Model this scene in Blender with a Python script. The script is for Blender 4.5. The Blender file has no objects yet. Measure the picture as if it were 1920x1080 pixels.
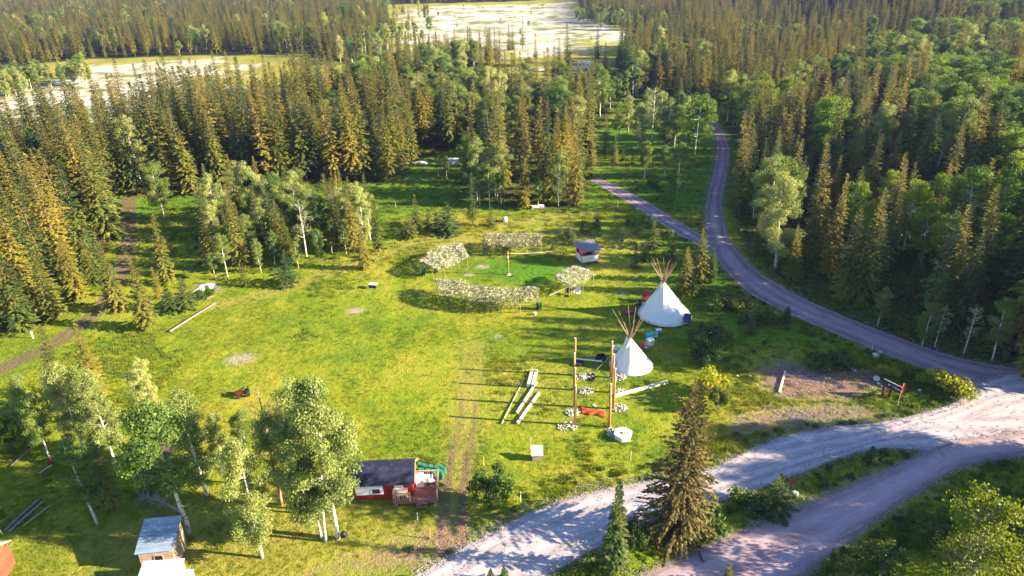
import bpy, math, random
import numpy as np
from mathutils import Matrix, Vector, Euler

random.seed(7)
RNG = np.random.default_rng(7)
SC = bpy.context.scene
COL = SC.collection

# ------------------------------------------------------------------ camera
FPX, PITCH, ROLL, CAMH = 1300.0, math.radians(25.6), math.radians(-1.5), 45.0
_f = np.array([0, math.cos(PITCH), -math.sin(PITCH)])
_u0 = np.array([0, math.sin(PITCH), math.cos(PITCH)])
_r0 = np.array([1.0, 0, 0])
CR = math.cos(ROLL) * _r0 + math.sin(ROLL) * _u0
CU = -math.sin(ROLL) * _r0 + math.cos(ROLL) * _u0
cam_d = bpy.data.cameras.new('camera')
cam = bpy.data.objects.new('camera', cam_d)
COL.objects.link(cam)
cam_d.sensor_width = 36.0
cam_d.lens = 36.0 * FPX / 1920.0
cam_d.clip_start = 0.5
cam_d.clip_end = 6000
cam.matrix_world = Matrix(((CR[0], CU[0], -_f[0], 0), (CR[1], CU[1], -_f[1], 0), (CR[2], CU[2], -_f[2], CAMH), (0, 0, 0, 1)))
SC.camera = cam

# ------------------------------------------------------------------ light
SUN_EL, SUN_AZ = math.radians(20.5), math.radians(99.5)      # azimuth from +Y towards +X
world = bpy.data.worlds.new('World')
SC.world = world
world.use_nodes = True
wn = world.node_tree
sky = wn.nodes.new('ShaderNodeTexSky')
sky.sky_type = 'NISHITA'
sky.sun_disc = False
sky.sun_elevation = SUN_EL
sky.sun_rotation = SUN_AZ
sky.altitude = 1200
sky.air_density = 1.0
sky.dust_density = 0.3
sky.ozone_density = 2.5
wn.nodes['Background'].inputs[1].default_value = 0.074
wn.links.new(sky.outputs[0], wn.nodes['Background'].inputs[0])
sun_d = bpy.data.lights.new('sun', 'SUN')
sun_d.energy = 5.0
sun_d.angle = math.radians(0.5)
sun_d.color = (1.0, 0.83, 0.54)
sun = bpy.data.objects.new('sun', sun_d)
COL.objects.link(sun)
_sd = Vector((math.sin(SUN_AZ) * math.cos(SUN_EL), math.cos(SUN_AZ) * math.cos(SUN_EL), math.sin(SUN_EL)))
sun.rotation_euler = _sd.to_track_quat('Z', 'Y').to_euler()
sun.location = (150, -30, 120)
SC.view_settings.view_transform = 'Standard'
SC.view_settings.look = 'None'
SC.view_settings.gamma = 1
SC.view_settings.exposure = 2.2
SC.cycles.use_denoising = True
SC.cycles.max_bounces = 5
SC.cycles.diffuse_bounces = 2
SC.cycles.transparent_max_bounces = 6
SC.cycles.volume_bounces = 0
SC.cycles.sample_clamp_indirect = 4

# ------------------------------------------------------------------ terrain and pixel -> ground helpers
def sstep(t):
    t = np.clip(t, 0, 1)
    return t * t * (3 - 2 * t)

def terrain(x, y):
    x = np.asarray(x, float); y = np.asarray(y, float)
    xl = np.interp(y, [0, 40, 60, 80, 100, 130, 170, 220, 300, 400, 600], [72, 68, 64, 54, 51, 54, 66, 84, 120, 160, 200])
    near = np.interp(y, [0, 60, 100, 140, 180, 220, 270, 330], [9, 11, 11, 10, 8, 6, 4, 2]) * sstep((x - xl) / 46.0)
    far = np.interp(y, [250, 360, 450, 600, 900, 1600], [0, 12, 36, 56, 62, 62]) * sstep((x - xl) / 150.0)
    h = near + far
    rough = 0.10 + 0.5 * sstep((x - xl) / 60.0) + 0.3 * sstep((np.hypot(x, y - 80) - 110) / 80)
    h = h + rough * (0.5 * np.sin(x * 0.21 + 1.3 * np.sin(y * 0.09)) + 0.5 * np.sin(y * 0.27 + x * 0.11 + 1.0))
    # the lower road lies in a shallow dip, the island between the roads stands a little proud
    return h

def ray(px, py):
    return (px - 960) / FPX * CR - (py - 540) / FPX * CU + _f

def G(px, py):
    """ground point seen at a pixel of the 1920x1080 photograph"""
    d = ray(px, py); z = 0.0
    for _ in range(12):
        t = (z - CAMH) / d[2]
        z = 0.6 * float(terrain(d[0] * t, d[1] * t)) + 0.4 * z
    t = (z - CAMH) / d[2]
    x, y = d[0] * t, d[1] * t
    return np.array([x, y, float(terrain(x, y))])

def GF(px, py):
    d = ray(px, py); t = -CAMH / d[2]
    return np.array([d[0] * t, d[1] * t])

def PR(p):
    p = np.asarray(p, float) - np.array([0, 0, CAMH])
    w = p @ _f
    return 960 + FPX * (p @ CR) / w, 540 - FPX * (p @ CU) / w, w

def tall(base, topy):
    """height that makes a thing standing at base end at pixel row topy"""
    lo, hi = 0.05, 45.0
    for _ in range(30):
        m = (lo + hi) / 2
        if PR(base + np.array([0, 0, m]))[1] > topy: lo = m
        else: hi = m
    return (lo + hi) / 2

def poly(pts, flat=True):
    return np.array([GF(*p) for p in pts])

def inside(P, x, y):
    x = np.asarray(x); y = np.asarray(y)
    r = np.zeros(x.shape, bool); n = len(P); j = n - 1
    for i in range(n):
        xi, yi = P[i]; xj, yj = P[j]
        c = ((yi > y) != (yj > y)) & (x < (xj - xi) * (y - yi) / (yj - yi + 1e-12) + xi)
        r ^= c; j = i
    return r

def dist_line(P, x, y):
    x = np.asarray(x, float); y = np.asarray(y, float)
    best = np.full(x.shape, 1e9)
    for a, b in zip(P[:-1], P[1:]):
        d = b - a; L = d @ d + 1e-9
        t = np.clip(((x - a[0]) * d[0] + (y - a[1]) * d[1]) / L, 0, 1)
        best = np.minimum(best, np.hypot(x - a[0] - t * d[0], y - a[1] - t * d[1]))
    return best

def smooth_line(P, n):
    """Catmull-Rom through the points, n samples evenly by arc length"""
    P = np.asarray(P, float)
    Q = np.vstack([2 * P[0] - P[1], P, 2 * P[-1] - P[-2]])
    out = []
    for i in range(1, len(Q) - 2):
        for t in np.linspace(0, 1, 24, endpoint=False):
            a, b, c, d = Q[i - 1], Q[i], Q[i + 1], Q[i + 2]
            out.append(0.5 * (2 * b + (c - a) * t + (2 * a - 5 * b + 4 * c - d) * t ** 2 + (3 * b - a - 3 * c + d) * t ** 3))
    out.append(P[-1]); out = np.array(out)
    s = np.concatenate([[0], np.cumsum(np.linalg.norm(np.diff(out, axis=0), axis=1))])
    u = np.linspace(0, s[-1], n)
    return np.stack([np.interp(u, s, out[:, k]) for k in range(out.shape[1])], 1)

def vnoise(x, y, s, seed=0):
    """cheap smooth 2-D value noise in 0..1"""
    r = np.random.default_rng(seed).random((256, 256))
    xs = np.asarray(x) / s + 1000.0; ys = np.asarray(y) / s + 1000.0
    xi = np.floor(xs).astype(int); yi = np.floor(ys).astype(int)
    fx = sstep(xs - xi); fy = sstep(ys - yi)
    g = lambda a, b: r[a % 256, b % 256]
    return (g(xi, yi) * (1 - fx) + g(xi + 1, yi) * fx) * (1 - fy) + (g(xi, yi + 1) * (1 - fx) + g(xi + 1, yi + 1) * fx) * fy

# ------------------------------------------------------------------ materials
class NT:
    def __init__(s, mat):
        s.t = mat.node_tree
    def n(s, typ, **kw):
        nd = s.t.nodes.new(typ)
        for k, v in kw.items():
            if isinstance(k, str) and k.startswith('i_'):
                key = k[2:].replace('_', ' ')
                nd.inputs[int(key) if key.isdigit() else key].default_value = v
            else: setattr(nd, k, v)
        return nd
    def l(s, a, b): s.t.links.new(a, b)
    def noise(s, scale, detail=3.0, rough=0.6, vec=None):
        nd = s.n('ShaderNodeTexNoise'); nd.inputs['Scale'].default_value = scale
        nd.inputs['Detail'].default_value = detail; nd.inputs['Roughness'].default_value = rough
        if vec is not None: s.l(vec, nd.inputs['Vector'])
        return nd.outputs['Fac']
    def ramp(s, fac, stops, interp='LINEAR'):
        nd = s.n('ShaderNodeValToRGB'); cr = nd.color_ramp; cr.interpolation = interp
        while len(cr.elements) < len(stops): cr.elements.new(0.5)
        for e, (p, c) in zip(cr.elements, stops):
            e.position = p; e.color = tuple(c) + (1,) if len(c) == 3 else c
        s.l(fac, nd.inputs[0]); return nd.outputs[0]
    def mix(s, fac, a, b, blend='MIX'):
        nd = s.n('ShaderNodeMix', data_type='RGBA', blend_type=blend)
        for sock, v in ((nd.inputs[0], fac), (nd.inputs[6], a), (nd.inputs[7], b)):
            if hasattr(v, 'is_linked') or isinstance(v, bpy.types.NodeSocket): s.l(v, sock)
            else: sock.default_value = v if not isinstance(v, tuple) or len(v) == 4 else v + (1,)
        return nd.outputs[2]
    def math(s, op, a, b=None, clamp=False):
        nd = s.n('ShaderNodeMath', operation=op, use_clamp=clamp)
        for k, v in ((0, a), (1, b)):
            if v is None: continue
            if isinstance(v, bpy.types.NodeSocket): s.l(v, nd.inputs[k])
            else: nd.inputs[k].default_value = v
        return nd.outputs[0]
    def mapr(s, v, a, b, c=0.0, d=1.0, smooth=False):
        nd = s.n('ShaderNodeMapRange'); nd.interpolation_type = 'SMOOTHSTEP' if smooth else 'LINEAR'
        s.l(v, nd.inputs[0])
        for k, q in zip((1, 2, 3, 4), (a, b, c, d)): nd.inputs[k].default_value = q
        return nd.outputs[0]
    def bump(s, h, strength=0.5, dist=0.05):
        nd = s.n('ShaderNodeBump'); nd.inputs['Strength'].default_value = strength; nd.inputs['Distance'].default_value = dist
        s.l(h, nd.inputs['Height']); return nd.outputs[0]

def new_mat(name):
    m = bpy.data.materials.new(name); m.use_nodes = True
    N = NT(m); b = m.node_tree.nodes['Principled BSDF']
    b.inputs['Specular IOR Level'].default_value = 0.25
    return m, N, b

MATS = {}
def plain(name, col, rough=0.7, var=0.15, scale=3.0, metal=0.0, bump=0.0, spec=0.3, stretch=None):
    """one paint or timber colour with grain and wear"""
    if name in MATS: return MATS[name]
    m, N, b = new_mat(name)
    tc = N.n('ShaderNodeTexCoord').outputs['Object']
    if stretch:
        mp = N.n('ShaderNodeMapping'); N.l(tc, mp.inputs[0]); mp.inputs['Scale'].default_value = stretch; tc = mp.outputs[0]
    rnd = N.n('ShaderNodeObjectInfo').outputs['Random']
    f = N.noise(scale, 5, 0.65, tc)
    c = np.array(col)
    hi = tuple(np.clip(c * (1 + var), 0, 0.95)); lo = tuple(c * (1 - 1.6 * var))
    colr = N.ramp(f, [(0.30, lo), (0.55, tuple(c)), (0.75, hi)])
    br = N.mapr(rnd, 0, 1, 1 - var * 0.6, 1 + var * 0.4)
    hs = N.n('ShaderNodeHueSaturation'); N.l(colr, hs.inputs['Color']); N.l(br, hs.inputs['Value'])
    N.l(hs.outputs[0], b.inputs['Base Color'])
    b.inputs['Roughness'].default_value = rough; b.inputs['Metallic'].default_value = metal
    b.inputs['Specular IOR Level'].default_value = spec
    if bump: N.l(N.bump(f, bump, 0.03), b.inputs['Normal'])
    MATS[name] = m
    return m

def leaf_mat(name, stops, trans=0.35, nscale=0.35, rough=0.65, vary=0.3):
    """foliage: colour from a per-tree random and a clump-sized noise, light passing through"""
    m, N, b = new_mat(name)
    rnd = N.n('ShaderNodeObjectInfo').outputs['Random']
    geo = N.n('ShaderNodeNewGeometry')
    nz = N.noise(nscale, 2, 0.6, geo.outputs['Position'])
    f = N.math('ADD', N.math('MULTIPLY', rnd, 0.75), N.math('MULTIPLY', N.math('SUBTRACT', nz, 0.5), 1.1))
    f = N.math('ADD', f, N.math('MULTIPLY', N.math('SUBTRACT', geo.outputs['Random Per Island'], 0.5), vary))
    f = N.math('ADD', f, 0.12)
    c = N.ramp(f, stops)
    N.l(c, b.inputs['Base Color'])
    b.inputs['Roughness'].default_value = rough
    tr = N.n('ShaderNodeBsdfTranslucent')
    tc = N.mix(1.0, c, (1.15, 1.2, 0.55, 1), 'MULTIPLY')
    N.l(tc, tr.inputs[0])
    mx = N.n('ShaderNodeMixShader'); mx.inputs[0].default_value = trans
    out = m.node_tree.nodes['Material Output']
    N.l(b.outputs[0], mx.inputs[1]); N.l(tr.outputs[0], mx.inputs[2]); N.l(mx.outputs[0], out.inputs[0])
    return m

def grass_group():
    g = bpy.data.node_groups.new('grass_colour', 'ShaderNodeTree')
    g.interface.new_socket('Color', in_out='OUTPUT', socket_type='NodeSocketColor')
    class F: pass
    f = F(); f.node_tree = g
    N = NT(f)
    out = g.nodes.new('NodeGroupOutput')
    pos = N.n('ShaderNodeNewGeometry').outputs['Position']
    a = N.noise(0.055, 3, 0.55, pos); b_ = N.noise(0.45, 4, 0.6, pos); c_ = N.noise(3.2, 3, 0.7, pos)
    f_ = N.math('ADD', N.math('MULTIPLY', a, 0.48), N.math('ADD', N.math('MULTIPLY', b_, 0.33), N.math('MULTIPLY', c_, 0.19)))
    col = N.ramp(f_, [(0.36, (0.068, 0.130, 0.012)), (0.44, (0.140, 0.205, 0.016)), (0.51, (0.220, 0.262, 0.019)), (0.60, (0.330, 0.300, 0.040))])
    N.l(col, out.inputs[0])
    return g
GRASS = grass_group()

def ground_mat():
    m, N, b = new_mat('meadow_ground')
    gg = N.n('ShaderNodeGroup'); gg.node_tree = GRASS
    pos = N.n('ShaderNodeNewGeometry').outputs['Position']
    m1 = N.n('ShaderNodeAttribute', attribute_name='cover'); m2 = N.n('ShaderNodeAttribute', attribute_name='soil')
    s1 = N.n('ShaderNodeSeparateColor'); N.l(m1.outputs['Color'], s1.inputs[0])
    s2 = N.n('ShaderNodeSeparateColor'); N.l(m2.outputs['Color'], s2.inputs[0])
    n1 = N.noise(0.9, 5, 0.7, pos); n2 = N.noise(5.0, 4, 0.7, pos); n3 = N.noise(0.12, 4, 0.6, pos)
    def cut(mask, w=0.25, nz=n1):            # a patch with a ragged edge
        return N.mapr(N.math('ADD', mask, N.math('MULTIPLY', N.math('SUBTRACT', nz, 0.5), 0.9)), 0.5 - w, 0.5 + w, smooth=True)
    c = gg.outputs[0]
    c = N.mix(N.math('MULTIPLY', cut(s2.outputs[1], 0.4), 0.85), c, N.ramp(n2, [(0.3, (0.04, 0.13, 0.012)), (0.7, (0.09, 0.24, 0.018))]))       # lush
    c = N.mix(N.math('MULTIPLY', cut(s1.outputs[1], 0.4), 0.7), c, N.ramp(n2, [(0.25, (0.21, 0.19, 0.03)), (0.5, (0.30, 0.26, 0.06)), (0.75, (0.38, 0.31, 0.12))]))   # dry
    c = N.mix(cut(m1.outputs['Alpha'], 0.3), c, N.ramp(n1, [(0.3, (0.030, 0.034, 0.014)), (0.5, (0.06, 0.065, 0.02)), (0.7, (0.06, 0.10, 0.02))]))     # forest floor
    c = N.mix(N.math('MULTIPLY', cut(s1.outputs[0], 0.35), 0.85), c, N.ramp(n2, [(0.3, (0.11, 0.075, 0.055)), (0.7, (0.21, 0.145, 0.105))]))   # dirt track
    c = N.mix(cut(s2.outputs[0], 0.3), c, N.ramp(n2, [(0.25, (0.14, 0.075, 0.062)), (0.5, (0.235, 0.135, 0.115)), (0.72, (0.37, 0.28, 0.25))]))      # reddish bare soil
    c = N.mix(cut(s2.outputs[2], 0.25, n2), c, N.ramp(n2, [(0.3, (0.20, 0.17, 0.12)), (0.6, (0.40, 0.34, 0.27))]))                                # pale ash and stone
    nf = N.noise(0.035, 5, 0.65, pos)
    flood = N.ramp(N.math('ADD', N.math('MULTIPLY', n3, 0.45), N.math('MULTIPLY', nf, 0.55)), [(0.38, (0.09, 0.12, 0.04)), (0.45, (0.26, 0.26, 0.14)), (0.52, (0.52, 0.48, 0.38)), (0.62, (0.70, 0.66, 0.58))])
    c = N.mix(N.mapr(N.math('ADD', s1.outputs[2], N.math('MULTIPLY', N.math('SUBTRACT', nf, 0.5), 2.2)), 0.40, 0.75, smooth=True), c, flood)
    N.l(c, b.inputs['Base Color'])
    b.inputs['Roughness'].default_value = 0.95; b.inputs['Specular IOR Level'].default_value = 0.05
    h = N.math('ADD', N.math('MULTIPLY', n2, 0.6), N.noise(1.4, 4, 0.7, pos))
    N.l(N.bump(h, 0.9, 0.22), b.inputs['Normal'])
    return m

def road_mat(name, lo, mid, hi, rut, speck=0.5, edge_w=0.7, soft=(-0.12, 0.16)):
    m, N, b = new_mat(name)
    m.use_transparent_shadow = True
    pos = N.n('ShaderNodeNewGeometry').outputs['Position']
    uv = N.n('ShaderNodeUVMap').outputs[0]
    sx = N.n('ShaderNodeSeparateXYZ'); N.l(uv, sx.inputs[0])
    edge = N.n('ShaderNodeAttribute', attribute_name='edge').outputs['Fac']
    # long streaks left by tyres, running with the road
    mp = N.n('ShaderNodeMapping'); N.l(uv, mp.inputs[0]); mp.inputs['Scale'].default_value = (0.10, 1.0, 1)
    st = N.noise(2.2, 4, 0.6, mp.outputs[0])
    n1 = N.noise(0.5, 4, 0.65, pos); n2 = N.noise(9.0, 3, 0.8, pos)
    f = N.math('ADD', N.math('MULTIPLY', st, 0.62), N.math('ADD', N.math('MULTIPLY', n1, 0.28), N.math('MULTIPLY', N.math('SUBTRACT', n2, 0.5), speck)))
    wob = N.noise(0.12, 2, 0.5, pos)
    ln = N.math('SINE', N.math('ADD', N.math('MULTIPLY', edge, 2.7), N.math('MULTIPLY', wob, 2.5)))
    f = N.math('ADD', N.math('ADD', f, 0.05), N.math('MULTIPLY', ln, 0.085))
    c = N.ramp(f, [(0.34, lo), (0.48, mid), (0.66, hi)])
    c = N.mix(N.math('MULTIPLY', N.mapr(N.math('ADD', st, N.math('MULTIPLY', n1, 0.4)), 0.72, 0.85, smooth=True), 0.6), c, rut)
    N.l(c, b.inputs['Base Color'])
    b.inputs['Roughness'].default_value = 0.9; b.inputs['Specular IOR Level'].default_value = 0.12
    N.l(N.bump(N.math('ADD', n2, N.math('MULTIPLY', st, 0.8)), 0.45, 0.05), b.inputs['Normal'])
    nz = N.math('ADD', N.math('MULTIPLY', N.noise(0.7, 5, 0.7, pos), 0.7), N.math('MULTIPLY', N.noise(6, 2, 0.7, pos), 0.3))
    al = N.mapr(N.math('SUBTRACT', edge, N.math('MULTIPLY', nz, edge_w * 2.0)), soft[0], soft[1])
    N.l(al, b.inputs['Alpha'])
    return m

def bark_white():
    m, N, b = new_mat('birch_bark')
    tc = N.n('ShaderNodeTexCoord').outputs['Object']
    mp = N.n('ShaderNodeMapping'); N.l(tc, mp.inputs[0]); mp.inputs['Scale'].default_value = (1.5, 1.5, 5.0)
    f = N.noise(1.6, 4, 0.7, mp.outputs[0])
    N.l(N.ramp(f, [(0.36, (0.05, 0.045, 0.04)), (0.43, (0.30, 0.28, 0.25)), (0.5, (0.62, 0.59, 0.54)), (0.75, (0.72, 0.70, 0.66))]), b.inputs['Base Color'])
    b.inputs['Roughness'].default_value = 0.8
    return m

M = {}
M['ground'] = ground_mat()
M['bark'] = plain('spruce_bark', (0.13, 0.085, 0.06), 0.9, 0.3, 4, bump=0.6)
M['birch'] = bark_white()
M['deadwood'] = plain('dead_grey_wood', (0.34, 0.30, 0.27), 0.85, 0.25, 4)
M['deadred'] = plain('dead_reddish_twigs', (0.30, 0.19, 0.13), 0.85, 0.25, 4)
M['spruce'] = leaf_mat('spruce_needles', [(0.0, (0.040, 0.085, 0.028)), (0.28, (0.115, 0.150, 0.032)), (0.58, (0.235, 0.220, 0.036)), (1.0, (0.320, 0.245, 0.042))], 0.26, 0.30, 0.6, 0.5)
M['spruce_brown'] = leaf_mat('rusty_spruce_needles', [(0.0, (0.025, 0.045, 0.016)), (0.4, (0.06, 0.075, 0.022)), (0.7, (0.12, 0.10, 0.028)), (1.0, (0.20, 0.125, 0.038))], 0.2, 0.7, 0.6, 0.7)
M['spruce_young'] = leaf_mat('young_spruce_needles', [(0.0, (0.04, 0.085, 0.028)), (0.5, (0.085, 0.13, 0.032)), (1.0, (0.17, 0.175, 0.035))], 0.22, 0.5, 0.6, 0.4)
M['aspen'] = leaf_mat('aspen_leaves', [(0.0, (0.05, 0.12, 0.024)), (0.35, (0.10, 0.175, 0.036)), (0.7, (0.18, 0.24, 0.048)), (1.0, (0.27, 0.31, 0.08))], 0.38, 0.4, 0.5, 0.35)
M['aspen_silver'] = leaf_mat('silvery_aspen_leaves', [(0.0, (0.13, 0.18, 0.05)), (0.4, (0.25, 0.30, 0.085)), (0.8, (0.38, 0.40, 0.13)), (1.0, (0.46, 0.46, 0.18))], 0.33, 0.4, 0.5, 0.35)
M['aspen_gold'] = leaf_mat('yellow_green_leaves', [(0.0, (0.12, 0.16, 0.012)), (0.5, (0.24, 0.27, 0.016)), (1.0, (0.36, 0.36, 0.02))], 0.4, 0.5, 0.5, 0.3)
M['aspen_lime'] = leaf_mat('lime_green_leaves', [(0.0, (0.09, 0.17, 0.016)), (0.5, (0.17, 0.26, 0.022)), (1.0, (0.30, 0.35, 0.03))], 0.4, 0.5, 0.5, 0.3)
M['bush'] = leaf_mat('willow_leaves', [(0.0, (0.035, 0.085, 0.018)), (0.5, (0.075, 0.13, 0.022)), (1.0, (0.17, 0.19, 0.03))], 0.3, 0.6, 0.6, 0.4)

# ------------------------------------------------------------------ mesh builder and tagging
class MB:
    def __init__(s): s.v = []; s.f = []
    def add(s, vs, fs):
        o = len(s.v); s.v += [tuple(v) for v in vs]; s.f += [tuple(i + o for i in f) for f in fs]; return s
    def box(s, c, size, rz=0.0, rx=0.0, ry=0.0, taper=1.0):
        hx, hy, hz = (q / 2 for q in size)
        R = Euler((rx, ry, rz)).to_matrix(); c = Vector(c)
        vs = []
        for z in (-1, 1):
            t = taper if z > 0 else 1.0
            for x, y in ((-1, -1), (1, -1), (1, 1), (-1, 1)):
                vs.append(c + R @ Vector((x * hx * t, y * hy * t, z * hz)))
        return s.add(vs, [(0, 3, 2, 1), (4, 5, 6, 7), (0, 1, 5, 4), (1, 2, 6, 5), (2, 3, 7, 6), (3, 0, 4, 7)])
    def beam(s, p0, p1, w, h=None, up=(0, 0, 1)):
        p0 = Vector(p0); p1 = Vector(p1); h = h or w
        d = (p1 - p0).normalized(); sd = d.cross(Vector(up))
        if sd.length < 1e-3: sd = d.cross(Vector((1, 0, 0)))
        sd.normalize(); u = sd.cross(d)
        vs = []
        for p in (p0, p1):
            for a, b in ((-1, -1), (1, -1), (1, 1), (-1, 1)): vs.append(p + sd * (a * w / 2) + u * (b * h / 2))
        return s.add(vs, [(3, 2, 1, 0), (4, 5, 6, 7), (0, 1, 5, 4), (1, 2, 6, 5), (2, 3, 7, 6), (3, 0, 4, 7)])
    def cyl(s, p0, p1, r0, r1=None, n=8, cap=True):
        p0 = Vector(p0); p1 = Vector(p1); r1 = r0 if r1 is None else r1
        d = (p1 - p0).normalized()
        a = d.cross(Vector((0, 0, 1)))
        if a.length < 1e-3: a = Vector((1, 0, 0))
        a.normalize(); b = d.cross(a)
        vs = []
        for p, r in ((p0, r0), (p1, r1)):
            for k in range(n):
                t = 2 * math.pi * k / n; vs.append(p + a * (r * math.cos(t)) + b * (r * math.sin(t)))
        fs = [(k, k + n, (k + 1) % n + n, (k + 1) % n) for k in range(n)]
        if cap: fs += [tuple(range(n)), tuple(range(2 * n - 1, n - 1, -1))]
        return s.add(vs, fs)
    def tube(s, pts, rs, n=6):
        pts = [Vector(p) for p in pts]; vs = []; fs = []
        for i, p in enumerate(pts):
            d = (pts[min(i + 1, len(pts) - 1)] - pts[max(i - 1, 0)]).normalized()
            a = d.cross(Vector((0.3, 0.9, 0.1))).normalized(); b = d.cross(a)
            for k in range(n):
                t = 2 * math.pi * k / n; vs.append(p + a * (rs[i] * math.cos(t)) + b * (rs[i] * math.sin(t)))
        for i in range(len(pts) - 1):
            for k in range(n):
                fs.append((i * n + k, i * n + (k + 1) % n, (i + 1) * n + (k + 1) % n, (i + 1) * n + k))
        fs += [tuple(range(n))[::-1], tuple(range((len(pts) - 1) * n, len(pts) * n))]
        return s.add(vs, fs)
    def lathe(s, prof, n=20, c=(0, 0, 0), cap_b=True, cap_t=True, sx=1.0, sy=1.0):
        vs = []
        for r, z in prof:
            for k in range(n):
                t = 2 * math.pi * k / n; vs.append((c[0] + sx * r * math.cos(t), c[1] + sy * r * math.sin(t), c[2] + z))
        fs = []
        for i in range(len(prof) - 1):
            for k in range(n): fs.append((i * n + k, i * n + (k + 1) % n, (i + 1) * n + (k + 1) % n, (i + 1) * n + k))
        if cap_b: fs.append(tuple(range(n))[::-1])
        if cap_t: fs.append(tuple(range((len(prof) - 1) * n, len(prof) * n)))
        return s.add(vs, fs)
    def prism(s, pts, p0, ax, ay, az, depth):
        """polygon pts (2-D) in the plane ax, ay, pushed along az by depth, centred on p0"""
        p0 = Vector(p0); ax = Vector(ax); ay = Vector(ay); az = Vector(az); n = len(pts)
        vs = [p0 + ax * x + ay * y - az * depth / 2 for x, y in pts] + [p0 + ax * x + ay * y + az * depth / 2 for x, y in pts]
        return s.add(vs, [tuple(range(n))[::-1], tuple(range(n, 2 * n))] + [(k, (k + 1) % n, n + (k + 1) % n, n + k) for k in range(n)])
    def mesh(s, name, mat, smooth=False):
        me = bpy.data.meshes.new(name); me.from_pydata(s.v, [], s.f)
        if mat: me.materials.append(mat)
        if smooth: me.shade_smooth()
        return me
    def build(s, name, mat, parent=None, loc=None, rz=0.0, smooth=False, kind=None, label=None, bevel=0.0):
        o = bpy.data.objects.new(name, s.mesh(name, mat, smooth)); COL.objects.link(o)
        if parent: o.parent = parent
        if loc is not None: o.location = loc; o.rotation_euler = (0, 0, rz)
        if kind: o['kind'] = kind
        if label: o['label'] = label
        if bevel:
            b = o.modifiers.new('bevel', 'BEVEL'); b.width = bevel; b.segments = 1; b.limit_method = 'ANGLE'
        return o

def tag(o, label, cat=None, group=None, kind=None):
    o['label'] = label
    if cat: o['category'] = cat
    if group: o['group'] = group
    if kind: o['kind'] = kind
    return o

def thing(name, label, cat, loc=(0, 0, 0), rz=0.0, group=None):
    o = bpy.data.objects.new(name, None); COL.objects.link(o)
    o.empty_display_size = 0.3
    o.location = tuple(loc); o.rotation_euler = (0, 0, rz)
    return tag(o, label, cat, group)

def heading(pa, pb):
    """ground point of pixel pa, turn about z that faces local +X to pixel pb, distance"""
    a = G(*pa); b = G(*pb)
    return a, math.atan2(b[1] - a[1], b[0] - a[0]), float(np.hypot(*(b - a)[:2]))

def np_mesh(name, V, Fq, mat, smooth=False):
    """mesh from an (n,3) array and an (m,4) quad array"""
    me = bpy.data.meshes.new(name)
    V = np.asarray(V, np.float32); Fq = np.asarray(Fq, np.int32)
    me.vertices.add(len(V)); me.vertices.foreach_set('co', V.ravel())
    me.loops.add(Fq.size); me.loops.foreach_set('vertex_index', Fq.ravel())
    me.polygons.add(len(Fq)); me.polygons.foreach_set('loop_start', np.arange(0, Fq.size, 4, dtype=np.int32))
    me.update(calc_edges=True)
    me.materials.append(mat)
    if smooth: me.shade_smooth()
    return me

# ------------------------------------------------------------------ regions of the place (outlines on the flat ground)
FLOOD = [poly(p) for p in (
    [(-260, 300), (-60, 275), (0, 264), (150, 236), (300, 204), (440, 182), (450, 112), (300, 113), (160, 125), (60, 165), (-100, 190), (-300, 215)],
    [(735, 22), (800, 13), (940, 9), (1080, 5), (1090, 33), (1160, 52), (1260, 62), (1215, 76), (1150, 74), (1110, 96), (1060, 104), (1000, 108), (940, 98), (850, 88), (770, 92), (728, 100), (765, 48)],
)]
RVMEADOW = poly([(835, 150), (900, 126), (1010, 122), (1150, 118), (1160, 150), (1080, 172), (960, 170), (850, 178)])
CLEAR2 = poly([(925, 240), (940, 205), (1010, 200), (1020, 232), (985, 250)])
CLEAR3 = poly([(1130, 205), (1180, 180), (1240, 190), (1260, 240), (1190, 268), (1140, 260)])
FOREST = {
    'west': poly([(-420, 700), (-60, 650), (42, 618), (108, 590), (170, 520), (212, 448), (208, 372), (300, 366), (392, 372), (440, 352), (560, 352), (700, 345), (770, 322), (760, 260), (740, 178), (560, 200), (430, 225), (220, 268), (0, 302), (-360, 350)]),
    'middle': poly([(705, 342), (772, 318), (770, 300), (870, 282), (885, 300), (880, 382), (960, 388), (1060, 392), (1100, 372), (1112, 320), (1105, 250), (1140, 228), (1150, 196), (1080, 186), (1000, 178), (860, 186), (830, 160), (740, 150), (745, 250)]),
    'back': poly([(690, 150), (740, 142), (850, 118), (935, 118), (1000, 124), (905, 128), (840, 152), (745, 160)]),
    'north': poly([(1150, 122), (1170, 148), (1165, 185), (1240, 186), (1262, 215), (1318, 216), (1335, 205), (1420, 180), (1560, 150), (1640, 110), (1420, 96), (1260, 84), (1180, 90)]),
    'hill': poly([(1345, 226), (1385, 270), (1390, 330), (1376, 392), (1392, 455), (1428, 500), (1500, 560), (1560, 600), (1640, 634), (1740, 664), (1880, 690), (2100, 716), (2350, 640), (2500, 420), (2400, 260), (2200, 190), (1900, 140), (1640, 112), (1560, 150), (1420, 180)]),
    'far_west': poly([(-500, 190), (-100, 150), (60, 120), (160, 112), (300, 106), (420, 104), (560, 100), (690, 130), (735, 90), (730, 40), (720, 12), (420, 2), (0, -16), (-500, 0)]),
    'far_east': poly([(1095, 40), (1180, 48), (1280, 60), (1320, 78), (1500, 84), (1660, 100), (1920, 130), (2250, 170), (2300, 0), (1920, -40), (1500, -45), (1000, -25), (740, -20), (735, 8), (940, 3), (1085, -2)]),
    'shade': np.array([(44, 16), (60, -4), (120, -6), (125, 41), (72, 50), (60, 51), (49, 38)]),
}
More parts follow.
